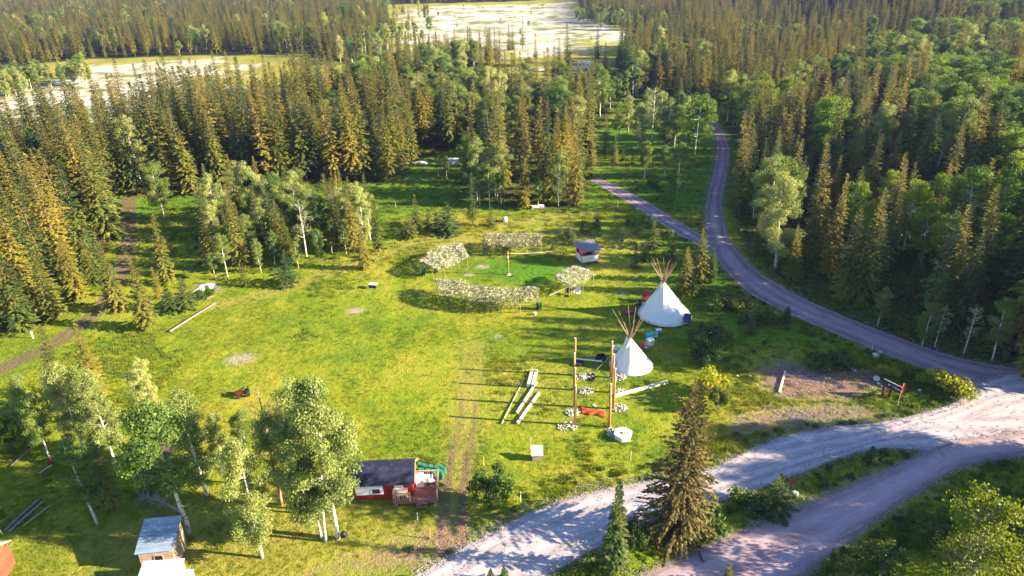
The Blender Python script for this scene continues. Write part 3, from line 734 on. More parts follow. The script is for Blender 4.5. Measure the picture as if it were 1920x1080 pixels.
# ------------------------------------------------------------------ trees one can point to: (kind, base px, base py, top py, width, label)
TREES = [
 ('hero', 1272, 1000, 708, .88, 'tall rust-brown spruce standing alone beside the pale gravel road'),
 ('spruce', 1150, 1068, 896, 0.9, 'slim green spruce between the tall rust-brown spruce and the lower frame edge'),
 ('young', 1450, 966, 892, 1.1, 'dark young spruce on the grassy island next to the small red sign'),
 ('young', 1630, 866, 838, 1.4, 'low dark spruce at the tip of the grassy island between the roads'),
 ('young', 945, 1088, 1062, 1.0, 'small yellow-green spruce tip, taller of the pair by the pale road'),
 ('young', 921, 1092, 1067, 1.0, 'small yellow-green spruce tip, shorter of the pair by the pale road'),
 ('young', 1366, 1092, 1062, 1.0, 'small spruce tip on the verge of the lower road'),
 ('spruce', 1284, 552, 463, 1.2, 'full spruce directly behind the poles of the large tepee'),
 ('spruce', 1311, 528, 424, 1.0, 'tallest of the dark spruces between the large tepee and the road'),
 ('spruce', 1333, 530, 463, 1.1, 'dark spruce closest to the road in the clump behind the large tepee'),
 ('young', 1300, 556, 518, 1.0, 'small spruce at the foot of the clump behind the large tepee'),
 ('young', 1225, 468, 410, 0.8, 'thin spruce standing alone in the meadow below the branch track'),
 ('young', 1258, 488, 436, 0.9, 'dark small spruce in the meadow close to the road fork'),
 ('young', 1210, 488, 450, 0.9, 'small bluish spruce in the grass above the large tepee'),
 ('young', 1192, 502, 463, 0.8, 'small yellow-green spruce in the grass above the large tepee'),
 ('young', 1067, 452, 408, 0.9, 'tallest of three small spruces behind the white booth'),
 ('young', 1052, 446, 422, 1.0, 'smallest of three spruces behind the white booth'),
 ('young', 1075, 460, 425, 0.8, 'slender small spruce closest to the roof of the white booth'),
 ('young', 1120, 426, 391, 0.9, 'small spruce alone in the grass up beyond the white booth'),
 ('young', 1091, 434, 413, 1.1, 'bushy low spruce in the grass between booth and forest'),
 ('young', 1177, 420, 397, 0.9, 'one of two small spruces side by side below the branch track, the taller'),
 ('young', 1189, 424, 404, 0.9, 'one of two small spruces side by side below the branch track, the shorter'),
 ('young', 1167, 452, 440, 1.0, 'tiny spruce seedling in open grass beyond the booth'),
 ('young', 1037, 470, 448, 0.8, 'tiny slender spruce between the rear brush shelter and the booth'),
 ('spruce', 886, 424, 324, 0.75, 'tall slender spruce standing free at the meadow edge behind the brush arbour'),
 ('young', 841, 438, 382, 1.5, 'broad dark bushy spruce behind the brush arbour'),
 ('young', 769, 446, 400, 1.1, 'light green small spruce in the tall grass behind the arbour'),
 ('young', 784, 424, 368, 0.8, 'slender light green spruce at the back of the tall grass'),
 ('young', 805, 430, 396, 1.1, 'dark little spruce in tall grass, first of a pair'),
 ('young', 819, 434, 400, 1.0, 'dark little spruce in tall grass, second of a pair'),
 ('young', 920, 424, 386, 0.9, 'small spruce beside the white bin at the meadow edge'),
 ('spruce', 684, 504, 418, 0.95, 'spruce with bare lower trunk at the corner of the mixed grove facing the arbour'),
 ('spruce', 710, 472, 374, 0.85, 'spruce at the outer corner of the mixed grove'),
 ('spruce', 665, 474, 348, 0.75, 'tall pale green spruce near the corner of the mixed grove'),
 ('spruce', 634, 470, 332, 0.8, 'tallest spruce on the arbour side of the mixed grove'),
 ('spruce', 402, 505, 384, 0.75, 'slender spruce at the track end of the mixed grove'),
 ('spruce', 457, 508, 366, 0.72, 'tall narrow spruce in the front row of the mixed grove'),
 ('spruce', 448, 470, 344, 0.8, 'brownish spruce inside the mixed grove'),
 ('spruce', 521, 478, 328, 0.8, 'brown-tipped spruce in the middle of the mixed grove'),
 ('spruce', 545, 492, 398, 0.8, 'shorter green spruce in the middle of the mixed grove'),
 ('young', 541, 532, 472, 1.1, 'small spruce in front of the mixed grove'),
 ('young', 530, 540, 503, 1.0, 'smallest spruce in front of the mixed grove'),
 ('young', 461, 536, 500, 1.0, 'bushy little spruce below the tall narrow spruce of the grove'),
 ('silver', 412, 446, 322, 0.95, 'pale aspen with white trunk at the back corner of the mixed grove'),
 ('aspen', 428, 522, 438, 0.9, 'thin aspen with bare white stem at the front corner of the grove'),
 ('aspen', 405, 524, 470, 0.9, 'smallest aspen at the front corner of the grove'),
 ('aspen', 490, 512, 448, 0.85, 'young aspen with round crown in front of the grove'),
 ('pale', 575, 482, 372, 1.0, 'pale half-bare aspen with twin white stems in the grove'),
 ('aspen', 516, 498, 432, 0.9, 'slim aspen beside the pale half-bare one in the grove'),
 ('silver', 508, 470, 384, 0.9, 'silvery aspen inside the mixed grove'),
 ('aspen', 560, 504, 452, 0.8, 'young aspen in front of the half-bare aspen'),
 ('aspen', 602, 500, 428, 0.75, 'narrow aspen with long white stem on the grove edge'),
 ('aspen', 623, 476, 418, 0.8, 'little aspen between the grove and the tall corner spruces'),
 ('aspen', 650, 478, 420, 0.8, 'little aspen under the tall corner spruces'),
 ('silver', 565, 448, 318, 1.1, 'broad pale green aspen at the back of the mixed grove'),
 ('silver', 480, 420, 300, 1.1, 'pale aspen behind the grove against the dark forest'),
 ('spruce', 316, 532, 400, 1.0, 'full spruce standing alone beside the shaded clearing of the brown track'),
 ('spruce', 277, 618, 487, 1.15, 'broad spruce with rusty skirt beside the long log in the grass'),
 ('spruce', 223, 580, 456, 1.05, 'spruce beside the brown track, behind the one with the rusty skirt'),
 ('spruce', 147, 558, 444, 1.2, 'spruce on the forest side of the brown track where it bends'),
 ('spruce', 179, 532, 446, 0.95, 'spruce behind the one at the bend of the brown track'),
 ('spruce', 104, 600, 465, 1.15, 'wide dark green spruce at the forest corner by the brown track'),
 ('spruce', 44, 616, 452, 1.0, 'spruce with bare pale lower trunk at the forest corner'),
 ('spruce', 300, 560, 500, 0.9, 'small spruce between the rusty-skirted spruce and the white stones'),
 ('young', 322, 584, 538, 1.2, 'dark small spruce next to the long log'),
 ('young', 351, 578, 525, 1.3, 'bushy small spruce next to the white stone patch'),
 ('spruce', 128, 770, 612, 0.8, 'spruce rising above the aspens by the lower end of the brown track'),
 ('spruce', 188, 752, 606, 0.9, 'yellow-green spruce rising above the aspens beside its twin'),
 ('spruce', 214, 956, 822, 1.0, 'dark shaded spruce between the leaning aspen and the shelter'),
 ('silver', 605, 1014, 742, .8, 'large pale aspen with white trunk, the nearer of two by the black bag'),
 ('silver', 634, 1010, 706, .85, 'large pale aspen next to the red cabin'),
 ('silver', 568, 960, 722, .75, 'pale aspen behind the two large ones near the red cabin'),
 ('silver', 492, 1046, 820, 0.85, 'narrow light aspen leafy to the ground beside the metal-roofed shed'),
 ('aspen', 356, 1000, 742, 1.0, 'aspen with forked spotted trunk behind the metal-roofed shed'),
 ('silver', 388, 930, 730, 1.0, 'green aspen over the brown-roofed shelter'),
 ('silver', 432, 905, 772, 0.9, 'aspen between the forked one and the bare reddish tree'),
 ('aspen', 183, 984, 826, 0.95, 'leaning aspen with thin white trunk in the shade'),
 ('silver', 216, 866, 690, 0.85, 'aspen with clean white stem, one of three close together'),
 ('silver', 190, 845, 686, 0.85, 'aspen in the middle of three close white stems'),
 ('silver', 160, 850, 676, 0.85, 'aspen behind three close white stems'),
 ('aspen', 96, 868, 744, 0.95, 'aspen over the small red barrel in the shade'),
 ('silver', 74, 824, 702, 0.95, 'aspen at the edge of the bright bush near the fallen pole'),
 ('silver', 292, 800, 672, 0.9, 'pale aspen at the back of the cabin trees toward the meadow'),
 ('pale', 270, 790, 690, 0.9, 'half-bare pale aspen at the back of the cabin trees'),
 ('aspen', 4, 1002, 900, 0.9, 'aspen cut by the frame edge above the plank cabin'),
 ('bare', 528, 946, 716, 0.9, 'leafless reddish tree standing among the aspens by the red cabin'),
 ('aspen', 470, 880, 770, 0.9, 'green aspen behind the leafless reddish tree'),
 ('gold', 1815, 1100, 938, 0.9, 'bright yellow-green aspen in the sun at the lower road verge'),
 ('dead', 1783, 1090, 934, 0.8, 'grey dead tree leaning against the yellow-green aspen'),
 ('aspen', 1208, 336, 263, 1.0, 'round-headed aspen in the meadow between the two roads'),
 ('aspen', 1246, 334, 270, 0.9, 'slender aspen beside the round-headed one between the roads'),
 ('round', 1272, 330, 266, 0.8, 'low round aspen nearest the road in the meadow between roads'),
 ('aspen', 1270, 364, 321, 0.8, 'young yellow-green aspen standing alone between the roads'),
 ('round', 1302, 290, 178, 0.9, 'bright green aspen at the bend of the forest road'),
 ('pale', 1222, 268, 158, 1.1, 'pale half-bare aspen in the group above the meadow between roads'),
 ('silver', 1196, 282, 190, 1.0, 'silvery aspen in the group above the meadow between roads'),
 ('silver', 1250, 286, 180, 1.0, 'green-grey aspen in the group above the meadow between roads'),
 ('spruce', 1110, 312, 232, 0.9, 'spruce at the corner of the middle wood by the branch track'),
 ('aspen', 1092, 358, 298, 0.7, 'slim aspen at the corner of the middle wood by the branch track'),
 ('spruce', 1078, 384, 240, 0.85, 'tall gold-lit spruce at the meadow corner of the middle wood'),
 ('aspen', 900, 386, 312, 0.8, 'white-stemmed aspen at the front of the middle wood, next to the free spruce'),
 ('aspen', 918, 388, 306, 0.85, 'white-stemmed aspen in the front clump of the middle wood'),
 ('aspen', 940, 386, 318, 0.8, 'smallest white-stemmed aspen in the front clump of the middle wood'),
 ('silver', 930, 372, 264, 1.0, 'tall aspen behind the white-stemmed clump of the middle wood'),
 ('spruce', 985, 392, 294, 0.9, 'greyish spruce at the front of the middle wood'),
 ('aspen', 1009, 390, 330, 0.7, 'small aspen beside the broken boards at the wood edge'),
 ('spruce', 1012, 384, 290, 0.75, 'narrow spruce behind the broken boards at the wood edge'),
 ('silver', 1046, 388, 282, 0.85, 'yellowish aspen at the front of the middle wood'),
 ('round', 880, 330, 248, 0.9, 'dark round aspen beside the white sand patch'),
 ('aspen', 308, 408, 302, 1.0, 'green aspen with white twin trunk in the clearing of the brown track'),
 ('aspen', 822, 332, 286, 0.7, 'little aspen by the white sand patch'),
 ('aspen', 838, 338, 290, 0.6, 'little blue-green aspen in front of the white sand patch'),
 ('silver', 1438, 450, 290, 1.2, 'sunlit yellow-green aspen crown at the forest edge beside the road'),
 ('round', 1470, 430, 300, 0.8, 'second sunlit aspen at the forest edge beside the road'),
 ('spruce', 1484, 520, 420, 0.9, 'shaded spruce at the hill forest edge just off the road'),
 ('spruce', 1416, 478, 400, 0.8, 'small shaded spruce at the hill forest edge above the road bend'),
 ('aspen', 1645, 612, 536, 0.9, 'grey shaded aspen at the forest edge by the road'),
 ('aspen', 1728, 650, 566, 0.9, 'second grey shaded aspen at the forest edge by the road'),
 ('pale', 1752, 652, 570, 0.8, 'thin grey-stemmed aspen at the forest edge by the road'),
 ('pale', 1806, 664, 570, 0.8, 'thin leaning aspen at the forest edge near the junction'),
 ('aspen', 1860, 676, 560, 0.9, 'shaded aspen at the forest edge near the junction'),
 ('lime', 1800, 475, 312, 1.2, 'broad sunlit yellow-green aspen in the hill forest'),
 ('lime', 1745, 450, 326, 1.0, 'sunlit aspen in the hill forest beside the broadest one'),
]
TREES += [('lime', 1160, 264, 190, .9, 'aspen on the wood side of the glade above the branch track'), ('silver', 1178, 250, 176, .9, 'silvery aspen deeper in the glade above the branch track'), ('silver', 1236, 262, 168, 1.0, 'tall silvery aspen in the middle of the glade group'),
 ('lime', 1264, 276, 196, 1.0, 'lime aspen at the front of the glade group'), ('silver', 1286, 264, 178, .9, 'silvery aspen beside the bright one at the road bend'), ('aspen', 1206, 242, 164, .9, 'aspen at the back of the glade group'), ('aspen', 1268, 238, 168, .9, 'second aspen at the back of the glade group'),
 ('spruce', 1136, 288, 214, .8, 'dark spruce at the wood edge beside the glade'), ('spruce', 1152, 306, 250, .8, 'shorter dark spruce at the wood edge beside the glade'), ('young', 1168, 302, 278, 1.0, 'small spruce in the open glade, first of three'), ('young', 1186, 312, 290, 1.0, 'small spruce in the open glade, second of three'), ('young', 1232, 302, 284, 1.0, 'small spruce in the open glade, third of three'), ('young', 1292, 316, 298, 1.0, 'small spruce close to the forest road bend'),
 ('lime', 1436, 436, 292, 1.0, 'lime green aspen crown standing out above the road bend'), ('lime', 1412, 410, 318, .9, 'lower lime green aspen at the inner road bend'), ('lime', 1588, 470, 338, .8, 'slim lime green aspen among dark spruces of the hill'), ('lime', 1612, 500, 372, .8, 'second slim lime green aspen among dark spruces of the hill'), ('lime', 1694, 470, 336, .85, 'lime green aspen with long pale stem on the hill'), ('lime', 1850, 470, 318, 1.1, 'broad lime green aspen next to the sunny clearing on the hill'), ('lime', 1770, 520, 398, 1.0, 'lime green aspen below the broad sunlit ones'), ('lime', 1832, 530, 398, 1.0, 'lime green aspen lowest of the sunlit group on the hill'), ('lime', 1650, 430, 318, .8, 'lime green aspen halfway up the hill'), ('lime', 1725, 500, 380, .9, 'lime green aspen between the slim and the broad ones'), ('lime', 1540, 330, 178, 1.0, 'lime green aspen high in the spruces of the hill'), ('lime', 1478, 240, 140, 1.2, 'broad lime green aspen beside the vanishing road'), ('lime', 1420, 262, 148, 1.2, 'pale lime aspen with several stems beside the vanishing road'), ('lime', 1395, 258, 152, 1.0, 'outermost aspen of the group beside the vanishing road')]
BUSHES = [
 ('bush', 922, 942, 874, .72, 'large willow bush beside the grass track near the cabin'),
 ('bush', 1370, 574, 548, 1.6, 'willow bush beyond the large tepee, largest of the cluster near the road'),
 ('bush', 1345, 580, 558, 1.3, 'willow bush on the tepee side of the cluster near the road'),
 ('bush', 1394, 578, 556, 1.3, 'willow bush on the road side of the cluster'),
 ('bush', 1412, 602, 580, 1.2, 'bush in the shaded grass below the cluster near the road'),
 ('young', 1407, 626, 590, 1.0, 'small dark spruce among the bushes below the road'),
 ('bush', 1441, 606, 582, 1.2, 'bush between the small dark spruce and the road'),
 ('young', 1474, 604, 576, 1.4, 'dark bushy spruce right at the road verge'),
 ('bush', 1318, 652, 610, 1.1, 'dark willow thicket beside the small tepee, upper half'),
 ('bush', 1322, 684, 640, 1.1, 'dark willow thicket beside the small tepee, lower half'),
 ('bush', 1345, 640, 618, 1.2, 'low willow bush next to the dark thicket'),
 ('bush', 1540, 692, 668, 1.2, 'shaded bush above the reddish bare soil, first of two'),
 ('bush', 1572, 694, 672, 1.3, 'shaded bush above the reddish bare soil, second of two'),
 ('goldbush', 1772, 732, 700, 1.1, 'sunlit yellow-green bush at the junction, largest'),
 ('goldbush', 1800, 742, 716, 1.1, 'sunlit yellow-green bush at the very tip of the junction'),
 ('goldbush', 1742, 720, 700, 1.0, 'small sunlit bush between the sign and the largest junction bush'),
 ('goldbush', 1664, 705, 686, 0.9, 'sunlit shrub just behind the dark sign'),
 ('goldbush', 1690, 702, 684, 0.9, 'sunlit shrub behind the red flag'),
 ('bush', 1346, 770, 716, 0.5, 'slim willow just behind the tall rust-brown spruce'),
 ('goldbush', 1330, 742, 700, 0.8, 'sunlit willow at the edge of the lawn behind the tall spruce'),
 ('bush', 382, 562, 540, 1.4, 'bush beside the white stone patch'),
 ('goldbush', 30, 838, 768, 1.2, 'bright yellow-green thicket in the sun by the fallen pole'),
 ('bush', 1225, 350, 338, 1.2, 'low bush under the aspens between the roads'),
 ('bush', 1520, 680, 664, 1.2, 'low bush at the upper edge of the reddish soil'),
 ('bush', 1400, 950, 926, 1.3, 'low shrub on the grassy island beside the dark young spruce'),
 ('bush', 1185, 1022, 985, 1.2, 'dark shrub at the foot of the slim green spruce'),
 ('bush', 1330, 985, 955, 1.4, 'dark shrub at the foot of the tall rust-brown spruce'),
 ('bush', 1740, 1010, 975, 1.3, 'shaded shrub on the verge above the yellow-green aspen'),
 ('bush', 1880, 1040, 985, 1.4, 'shaded shrub on the verge behind the yellow-green aspen'),
 ('bush', 1650, 1060, 1020, 1.3, 'shaded shrub on the bank of the lower road'),
 ('bush', 1580, 1085, 1050, 1.2, 'shaded shrub lowest on the bank of the lower road'),
]
placed = []
for kind, bx, by, ty, wd, lab in TREES + BUSHES:
    b = G(bx, by); h = tall(b, ty)
    if kind == 'bush' and h > 1.9: kind = 'willow'
    if kind in ('spruce', 'young'): wd *= 1.32
    t = plant(kind, b, h, lab, wide=wd, var=3 if 'forked' in lab else None, tilt=((0, random.uniform(-.03, .03)) if kind not in ('dead',) else (0.0, -0.12)))
    placed.append((b[0], b[1], kind))
PX = np.array([(p[0], p[1]) for p in placed])

# ------------------------------------------------------------------ closed stands: scatter, then the largest in view become objects
def scatter(P, spacing, seed, reject=None, jitter=0.48):
    r = np.random.default_rng(seed)
    x0, y0 = P.min(0); x1, y1 = P.max(0)
    xs, ys = np.meshgrid(np.arange(x0, x1, spacing), np.arange(y0, y1, spacing * 0.87))
    xs[1::2] += spacing / 2
    xs = (xs + r.uniform(-jitter, jitter, xs.shape) * spacing).ravel(); ys = (ys + r.uniform(-jitter, jitter, ys.shape) * spacing).ravel()
    k = inside(P, xs, ys); xs, ys = xs[k], ys[k]
    k = ~in_road(xs, ys)
    for R_ in (RVMEADOW, CLEAR2, CLEAR3): k &= ~inside(R_, xs, ys)
    if reject is not None: k &= ~reject(xs, ys)
    for q in ROADS.values(): k &= dist_line((q[0] + q[1]) / 2, xs, ys) > 3.4
    k &= dist_line(TRACK_WEST, xs, ys) > 2.2
    return xs[k], ys[k]
def frame(x, y, h):
    p = np.stack([x, y, terrain(x, y)], 1) - np.array([0, 0, CAMH]); w = p @ _f
    px = 960 + FPX * (p @ CR) / w; py = 540 - FPX * (p @ CU) / w
    q = p + np.stack([0 * h, 0 * h, h], 1); w2 = q @ _f; ty = 540 - FPX * (q @ CU) / w2
    vis = (w > 5) & (px > -40) & (px < 1960) & (ty < 1080) & (py > 0)
    return px, py, np.where(vis, np.clip(py, 0, 1080) - np.clip(ty, 0, 1080), 0)
CLEARSLOPE = G(1915, 385)
CAND = []     # x, y, h, kind, variant, stand
rs = np.random.default_rng(5)
def stand(name, spacing, mix, hr, seed, reject=None, near_placed=2.6, hmod=None):
    xs, ys = scatter(FOREST[name] if isinstance(name, str) else name[1], spacing, seed, reject)
    nm = name if isinstance(name, str) else name[0]
    d = np.min(np.hypot(xs[:, None] - PX[None, :, 0], ys[:, None] - PX[None, :, 1]), 1) if len(xs) else np.zeros(0)
    k = d > near_placed; xs, ys = xs[k], ys[k]
    # spruce and aspen gather in patches of their own
    pn = vnoise(xs, ys, 22, seed + 50) * 0.75 + rs.random(len(xs)) * 0.25
    thr = np.quantile(pn, 1 - mix) if mix > 0 and len(pn) else 2
    if mix >= 1: thr = -1
    isa = pn > thr
    h = hr[0] + (hr[1] - hr[0]) * np.clip(0.55 * vnoise(xs, ys, 14, seed + 9) + 0.45 * rs.random(len(xs)), 0, 1)
    small = rs.random(len(xs)) < 0.12; h = np.where(small, h * 0.55, h)
    h = np.where(isa, h * 0.82, h)
    if hmod is not None: h = h * hmod(xs, ys)
    for x, y, hh, a in zip(xs, ys, h, isa): CAND.append((x, y, hh, 'A' if a else 'S', nm))
stand('west', 5.5, 0.05, (13, 25), 1)
stand('middle', 6.2, 0.36, (11, 22), 2)
stand('back', 5.5, 0.2, (12, 18), 3)
stand('north', 5.8, 0.15, (13, 22), 4)
def hill_rej(x, y):
    return (np.hypot(x - CLEARSLOPE[0] - 4, (y - CLEARSLOPE[1]) * 1.0) < 8) | (np.abs(y - CLEARSLOPE[1] + .158 * (x - CLEARSLOPE[0])) < 6) & (x > CLEARSLOPE[0])
def aspen_zone(x, y): return (x - (78 + 0.18 * (y - 90))) > 0
def h_spr(x, y): return aspen_zone(x, y) & (vnoise(x, y, 18, 77) > 0.52) | hill_rej(x, y)
def h_asp(x, y): return (~aspen_zone(x, y)) | hill_rej(x, y) | (vnoise(x, y, 18, 77) < 0.42)
stand('hill', 5.5, 0.20, (10, 21), 6, h_spr)
stand(('ridge', FOREST['hill']), 4.8, 1.0, (8, 13), 7, h_asp)
stand('far_west', 7.4, 0.14, (11, 22), 8)
stand('far_east', 7.8, 0.0, (13, 20), 9, lambda x, y: (x > 170 + 0.16 * y - 40) & (vnoise(x, y, 60, 5) > 0.45))
stand(('far_ridge', FOREST['far_east']), 7.0, 1.0, (11, 15), 10, lambda x, y: ~((x > 170 + 0.16 * y - 40) & (vnoise(x, y, 60, 5) > 0.45)))
def corridor(x, y): return np.abs((y - 38.5) + .167 * (x - 37)) < 3.6
stand('shade', 4.0, 0.25, (16, 23), 12, corridor)
stand(('grove', GROVE), 4.2, 0.5, (8, 14), 13, None, 2.2)
# scattered trees and scrub on the river flats and round the camper meadow
for P, sp, sd in ((FLOOD[0], 40, 21), (FLOOD[1], 55, 22)): stand(('flat', P), sp, 0.7, (1.5, 7), sd)
for bx, by, ty in ((795, 100, 62), (815, 102, 66), (838, 98, 60), (850, 104, 70), (872, 100, 64), (900, 96, 58), (918, 92, 50), (955, 94, 40), (962, 96, 46), (980, 92, 34), (1005, 112, 60), (1065, 122, 42), (1048, 118, 70), (1120, 110, 46), (1135, 128, 78), (948, 165, 98), (905, 150, 84), (935, 160, 88), (960, 215, 98), (975, 212, 96), (990, 216, 130), (1055, 165, 120), (1170, 140, 70), (1190, 150, 82), (870, 205, 140), (1100, 175, 138), (1175, 96, 48)):
    b = G(bx, by); CAND.append((b[0], b[1], tall(b, ty), 'S', 'river'))
for k in range(60):                                     # aspens beyond the river, far bank
    bx = 1080 + 170 * random.random(); by = 30 + 22 * random.random() + (bx - 1080) * 0.06; b = G(bx, by); CAND.append((b[0], b[1], random.uniform(7, 12), 'A', 'river'))
for k in range(50):
    bx = -20 + 190 * random.random(); by = 176 - bx * 0.18 + 12 * random.random(); b = G(bx, by); CAND.append((b[0], b[1], random.uniform(7, 12), 'A', 'bank'))
for k in range(40):
    bx = random.uniform(735, 1050); by = random.uniform(138, 190); b = G(bx, by)
    if not inside(RVMEADOW, b[0:1], b[1:2])[0]: CAND.append((b[0], b[1], random.uniform(6, 12), 'A', 'river'))
for k in range(40):
    bx = 738 + 70 * random.random() ** 1.6; by = random.uniform(14, 90); b = G(bx, by); CAND.append((b[0], b[1], random.uniform(5, 14), 'S' if k % 3 else 'A', 'river'))
for k in range(46):                                     # low aspens round the camper meadow's near side
    bx = random.uniform(1040, 1180); by = random.uniform(178, 205); b = G(bx, by); CAND.append((b[0], b[1], random.uniform(6, 10), 'A', 'middle'))

for x, y, h in ((62, 63.5, 23), (66, 66, 24), (70, 64, 25), (64, 69, 24), (69, 70, 25), (74, 67, 25), (61, 72, 21), (66, 73.5, 23), (73, 73, 25), (78, 70, 25), (79, 65, 24), (84, 68, 25), (60, 67, 20)):
    CAND.append((x, y, h, 'S', 'hill'))
STAND_LABEL = {
 ('west', 'S'): ('tall gold-lit spruce in the dense forest beside the brown track', 'spruces of the dense forest by the brown track'),
 ('west', 'A'): ('light green aspen mixed into the dense spruce forest by the brown track', 'aspens in the dense spruce forest'),
 ('middle', 'S'): ('spruce in the wood between the brush arbour and the campers', 'spruces of the middle wood'),
 ('middle', 'A'): ('aspen in the wood between the brush arbour and the campers', 'aspens of the middle wood'),
 ('back', 'S'): ('distant spruce lining the pale river flat', 'spruces along the river flat'), ('back', 'A'): ('distant aspen lining the pale river flat', 'aspens along the river flat'),
 ('north', 'S'): ('bluish spruce in the stand where the forest road disappears', 'spruces where the road disappears'), ('north', 'A'): ('aspen in the stand where the forest road disappears', 'aspens where the road disappears'),
 ('hill', 'S'): ('shaded spruce with sunlit tip on the wooded hill above the road', 'spruces on the wooded hill'), ('hill', 'A'): ('shaded aspen among the spruces of the wooded hill', 'aspens among the hill spruces'),
 ('ridge', 'A'): ('round green aspen on the leafy upper hillside', 'aspens of the leafy hillside'),
 ('far_west', 'S'): ('far reddish spruce beyond the pale river flat', 'far spruces beyond the flat'), ('far_west', 'A'): ('far aspen beyond the pale river flat', 'far aspens beyond the flat'),
 ('far_east', 'S'): ('hazy blue spruce at the far valley end', 'hazy far spruces'), ('far_ridge', 'A'): ('hazy green aspen on the far hill shoulder', 'hazy far aspens'),
 ('shade', 'S'): ('spruce beyond the junction', 'spruces beyond the junction'), ('shade', 'A'): ('aspen beyond the junction', 'aspens beyond the junction'),
 ('grove', 'S'): ('spruce inside the mixed grove behind the meadow', 'spruces inside the grove'), ('grove', 'A'): ('aspen inside the mixed grove behind the meadow', 'aspens inside the grove'),
 ('flat', 'S'): ('lone spruce on the pale river flat', 'trees on the river flat'), ('flat', 'A'): ('small scrubby tree on the pale river flat', 'scrub trees on the river flat'),
 ('river', 'S'): ('tall dark spruce between the campers and the river flat', 'spruces by the campers'), ('river', 'A'): ('low aspen between the campers and the river flat', 'aspens by the campers'),
 ('bank', 'A'): ('yellow-green aspen on the near bank of the pale river flat', 'aspens on the flat bank'),
}
ca = np.array([(c[0], c[1], c[2]) for c in CAND]); cpx, cpy, cvis = frame(ca[:, 0], ca[:, 1], ca[:, 2])
cz = terrain(ca[:, 0], ca[:, 1])
n_placed = {'S': sum(1 for p in TREES if p[0] in ('spruce', 'hero')), 'A': sum(1 for p in TREES if p[0] in ('aspen', 'silver', 'gold', 'pale', 'round', 'lime'))}
inst = {'S': [], 'A': []}; named = []
for sp in 'SA':
    ids = [i for i in range(len(CAND)) if CAND[i][3] == sp]
    ids.sort(key=lambda i: -cvis[i])
    quota = 300 - n_placed[sp]
    for r_, i in enumerate(ids):
        x, y, h, _, st = CAND[i]
        if sp == 'S': kind = 'slim' if (st in ('west', 'middle', 'north', 'far_west', 'far_east') and rs.random() < 0.8) or (st == 'hill' and rs.random() < 0.5) else 'spruce'
        else: kind = 'round' if st in ('ridge', 'far_ridge') else ('silver' if rs.random() < 0.45 else 'aspen')
        v = int(rs.integers(len(PROTO[kind])))
        if r_ < quota and cvis[i] > 14:
            _, grp = STAND_LABEL[(st, sp)]
            t = plant(kind, (x, y, cz[i]), h, '', grp, v, rs.uniform(.9, 1.25), tilt=(rs.normal(0, .03), rs.normal(0, .03)))
            named.append((t, st, sp, cpx[i], cpy[i]))
        else:
            inst[sp].append((x, y, cz[i], h, kind, v))

# every forest tree gets a label of its own: stand, row counted from the front, place in the row
ROWN = ['front', 'second', 'third', 'fourth', 'fifth', 'sixth', 'seventh', 'eighth', 'ninth', 'tenth', 'eleventh', 'twelfth', 'rearmost']
def where(st, px):
    if st == 'west': return ['at the forest corner', 'beside the brown track', 'behind the track clearing', 'behind the mixed grove', 'behind the sand heaps'][int(np.searchsorted([95, 215, 400, 690], px))]
    if st == 'hill': return ['by the road bend', 'above the long road curve', 'above the road verge', 'toward the junction'][int(np.searchsorted([1480, 1600, 1740], px))]
    if st == 'ridge': return ['on the hill crest', 'on the leafy hill', 'on the leafy hill shoulder'][int(np.searchsorted([1650, 1800], px))]
    return {'middle': 'in the middle wood', 'back': 'lining the river flat', 'north': 'where the road disappears', 'far_west': 'beyond the river flat', 'far_east': 'at the hazy valley end', 'far_ridge': 'on the hazy far hill', 'shade': 'beyond the junction', 'grove': 'inside the mixed grove', 'flat': 'on the river flat', 'river': 'near the campers', 'bank': 'on the flat bank'}[st]
cells = {}
for q in named: cells.setdefault((where(q[1], q[3]), q[2]), []).append(q)
for (w, sp), qs in cells.items():
    qs.sort(key=lambda q: -q[4])
    for k in range(0, len(qs), 10):
        row = sorted(qs[k:k + 10], key=lambda q: q[3]); rn = ROWN[min(k // 10, 12)]
        for j, q in enumerate(row):
            q[0]['label'] = f"{'spruce' if sp == 'S' else 'aspen'} {w}, {rn} row, {['first', 'second', 'third', 'fourth', 'fifth', 'sixth', 'seventh', 'eighth', 'ninth', 'tenth'][j]} counting from the brown track"

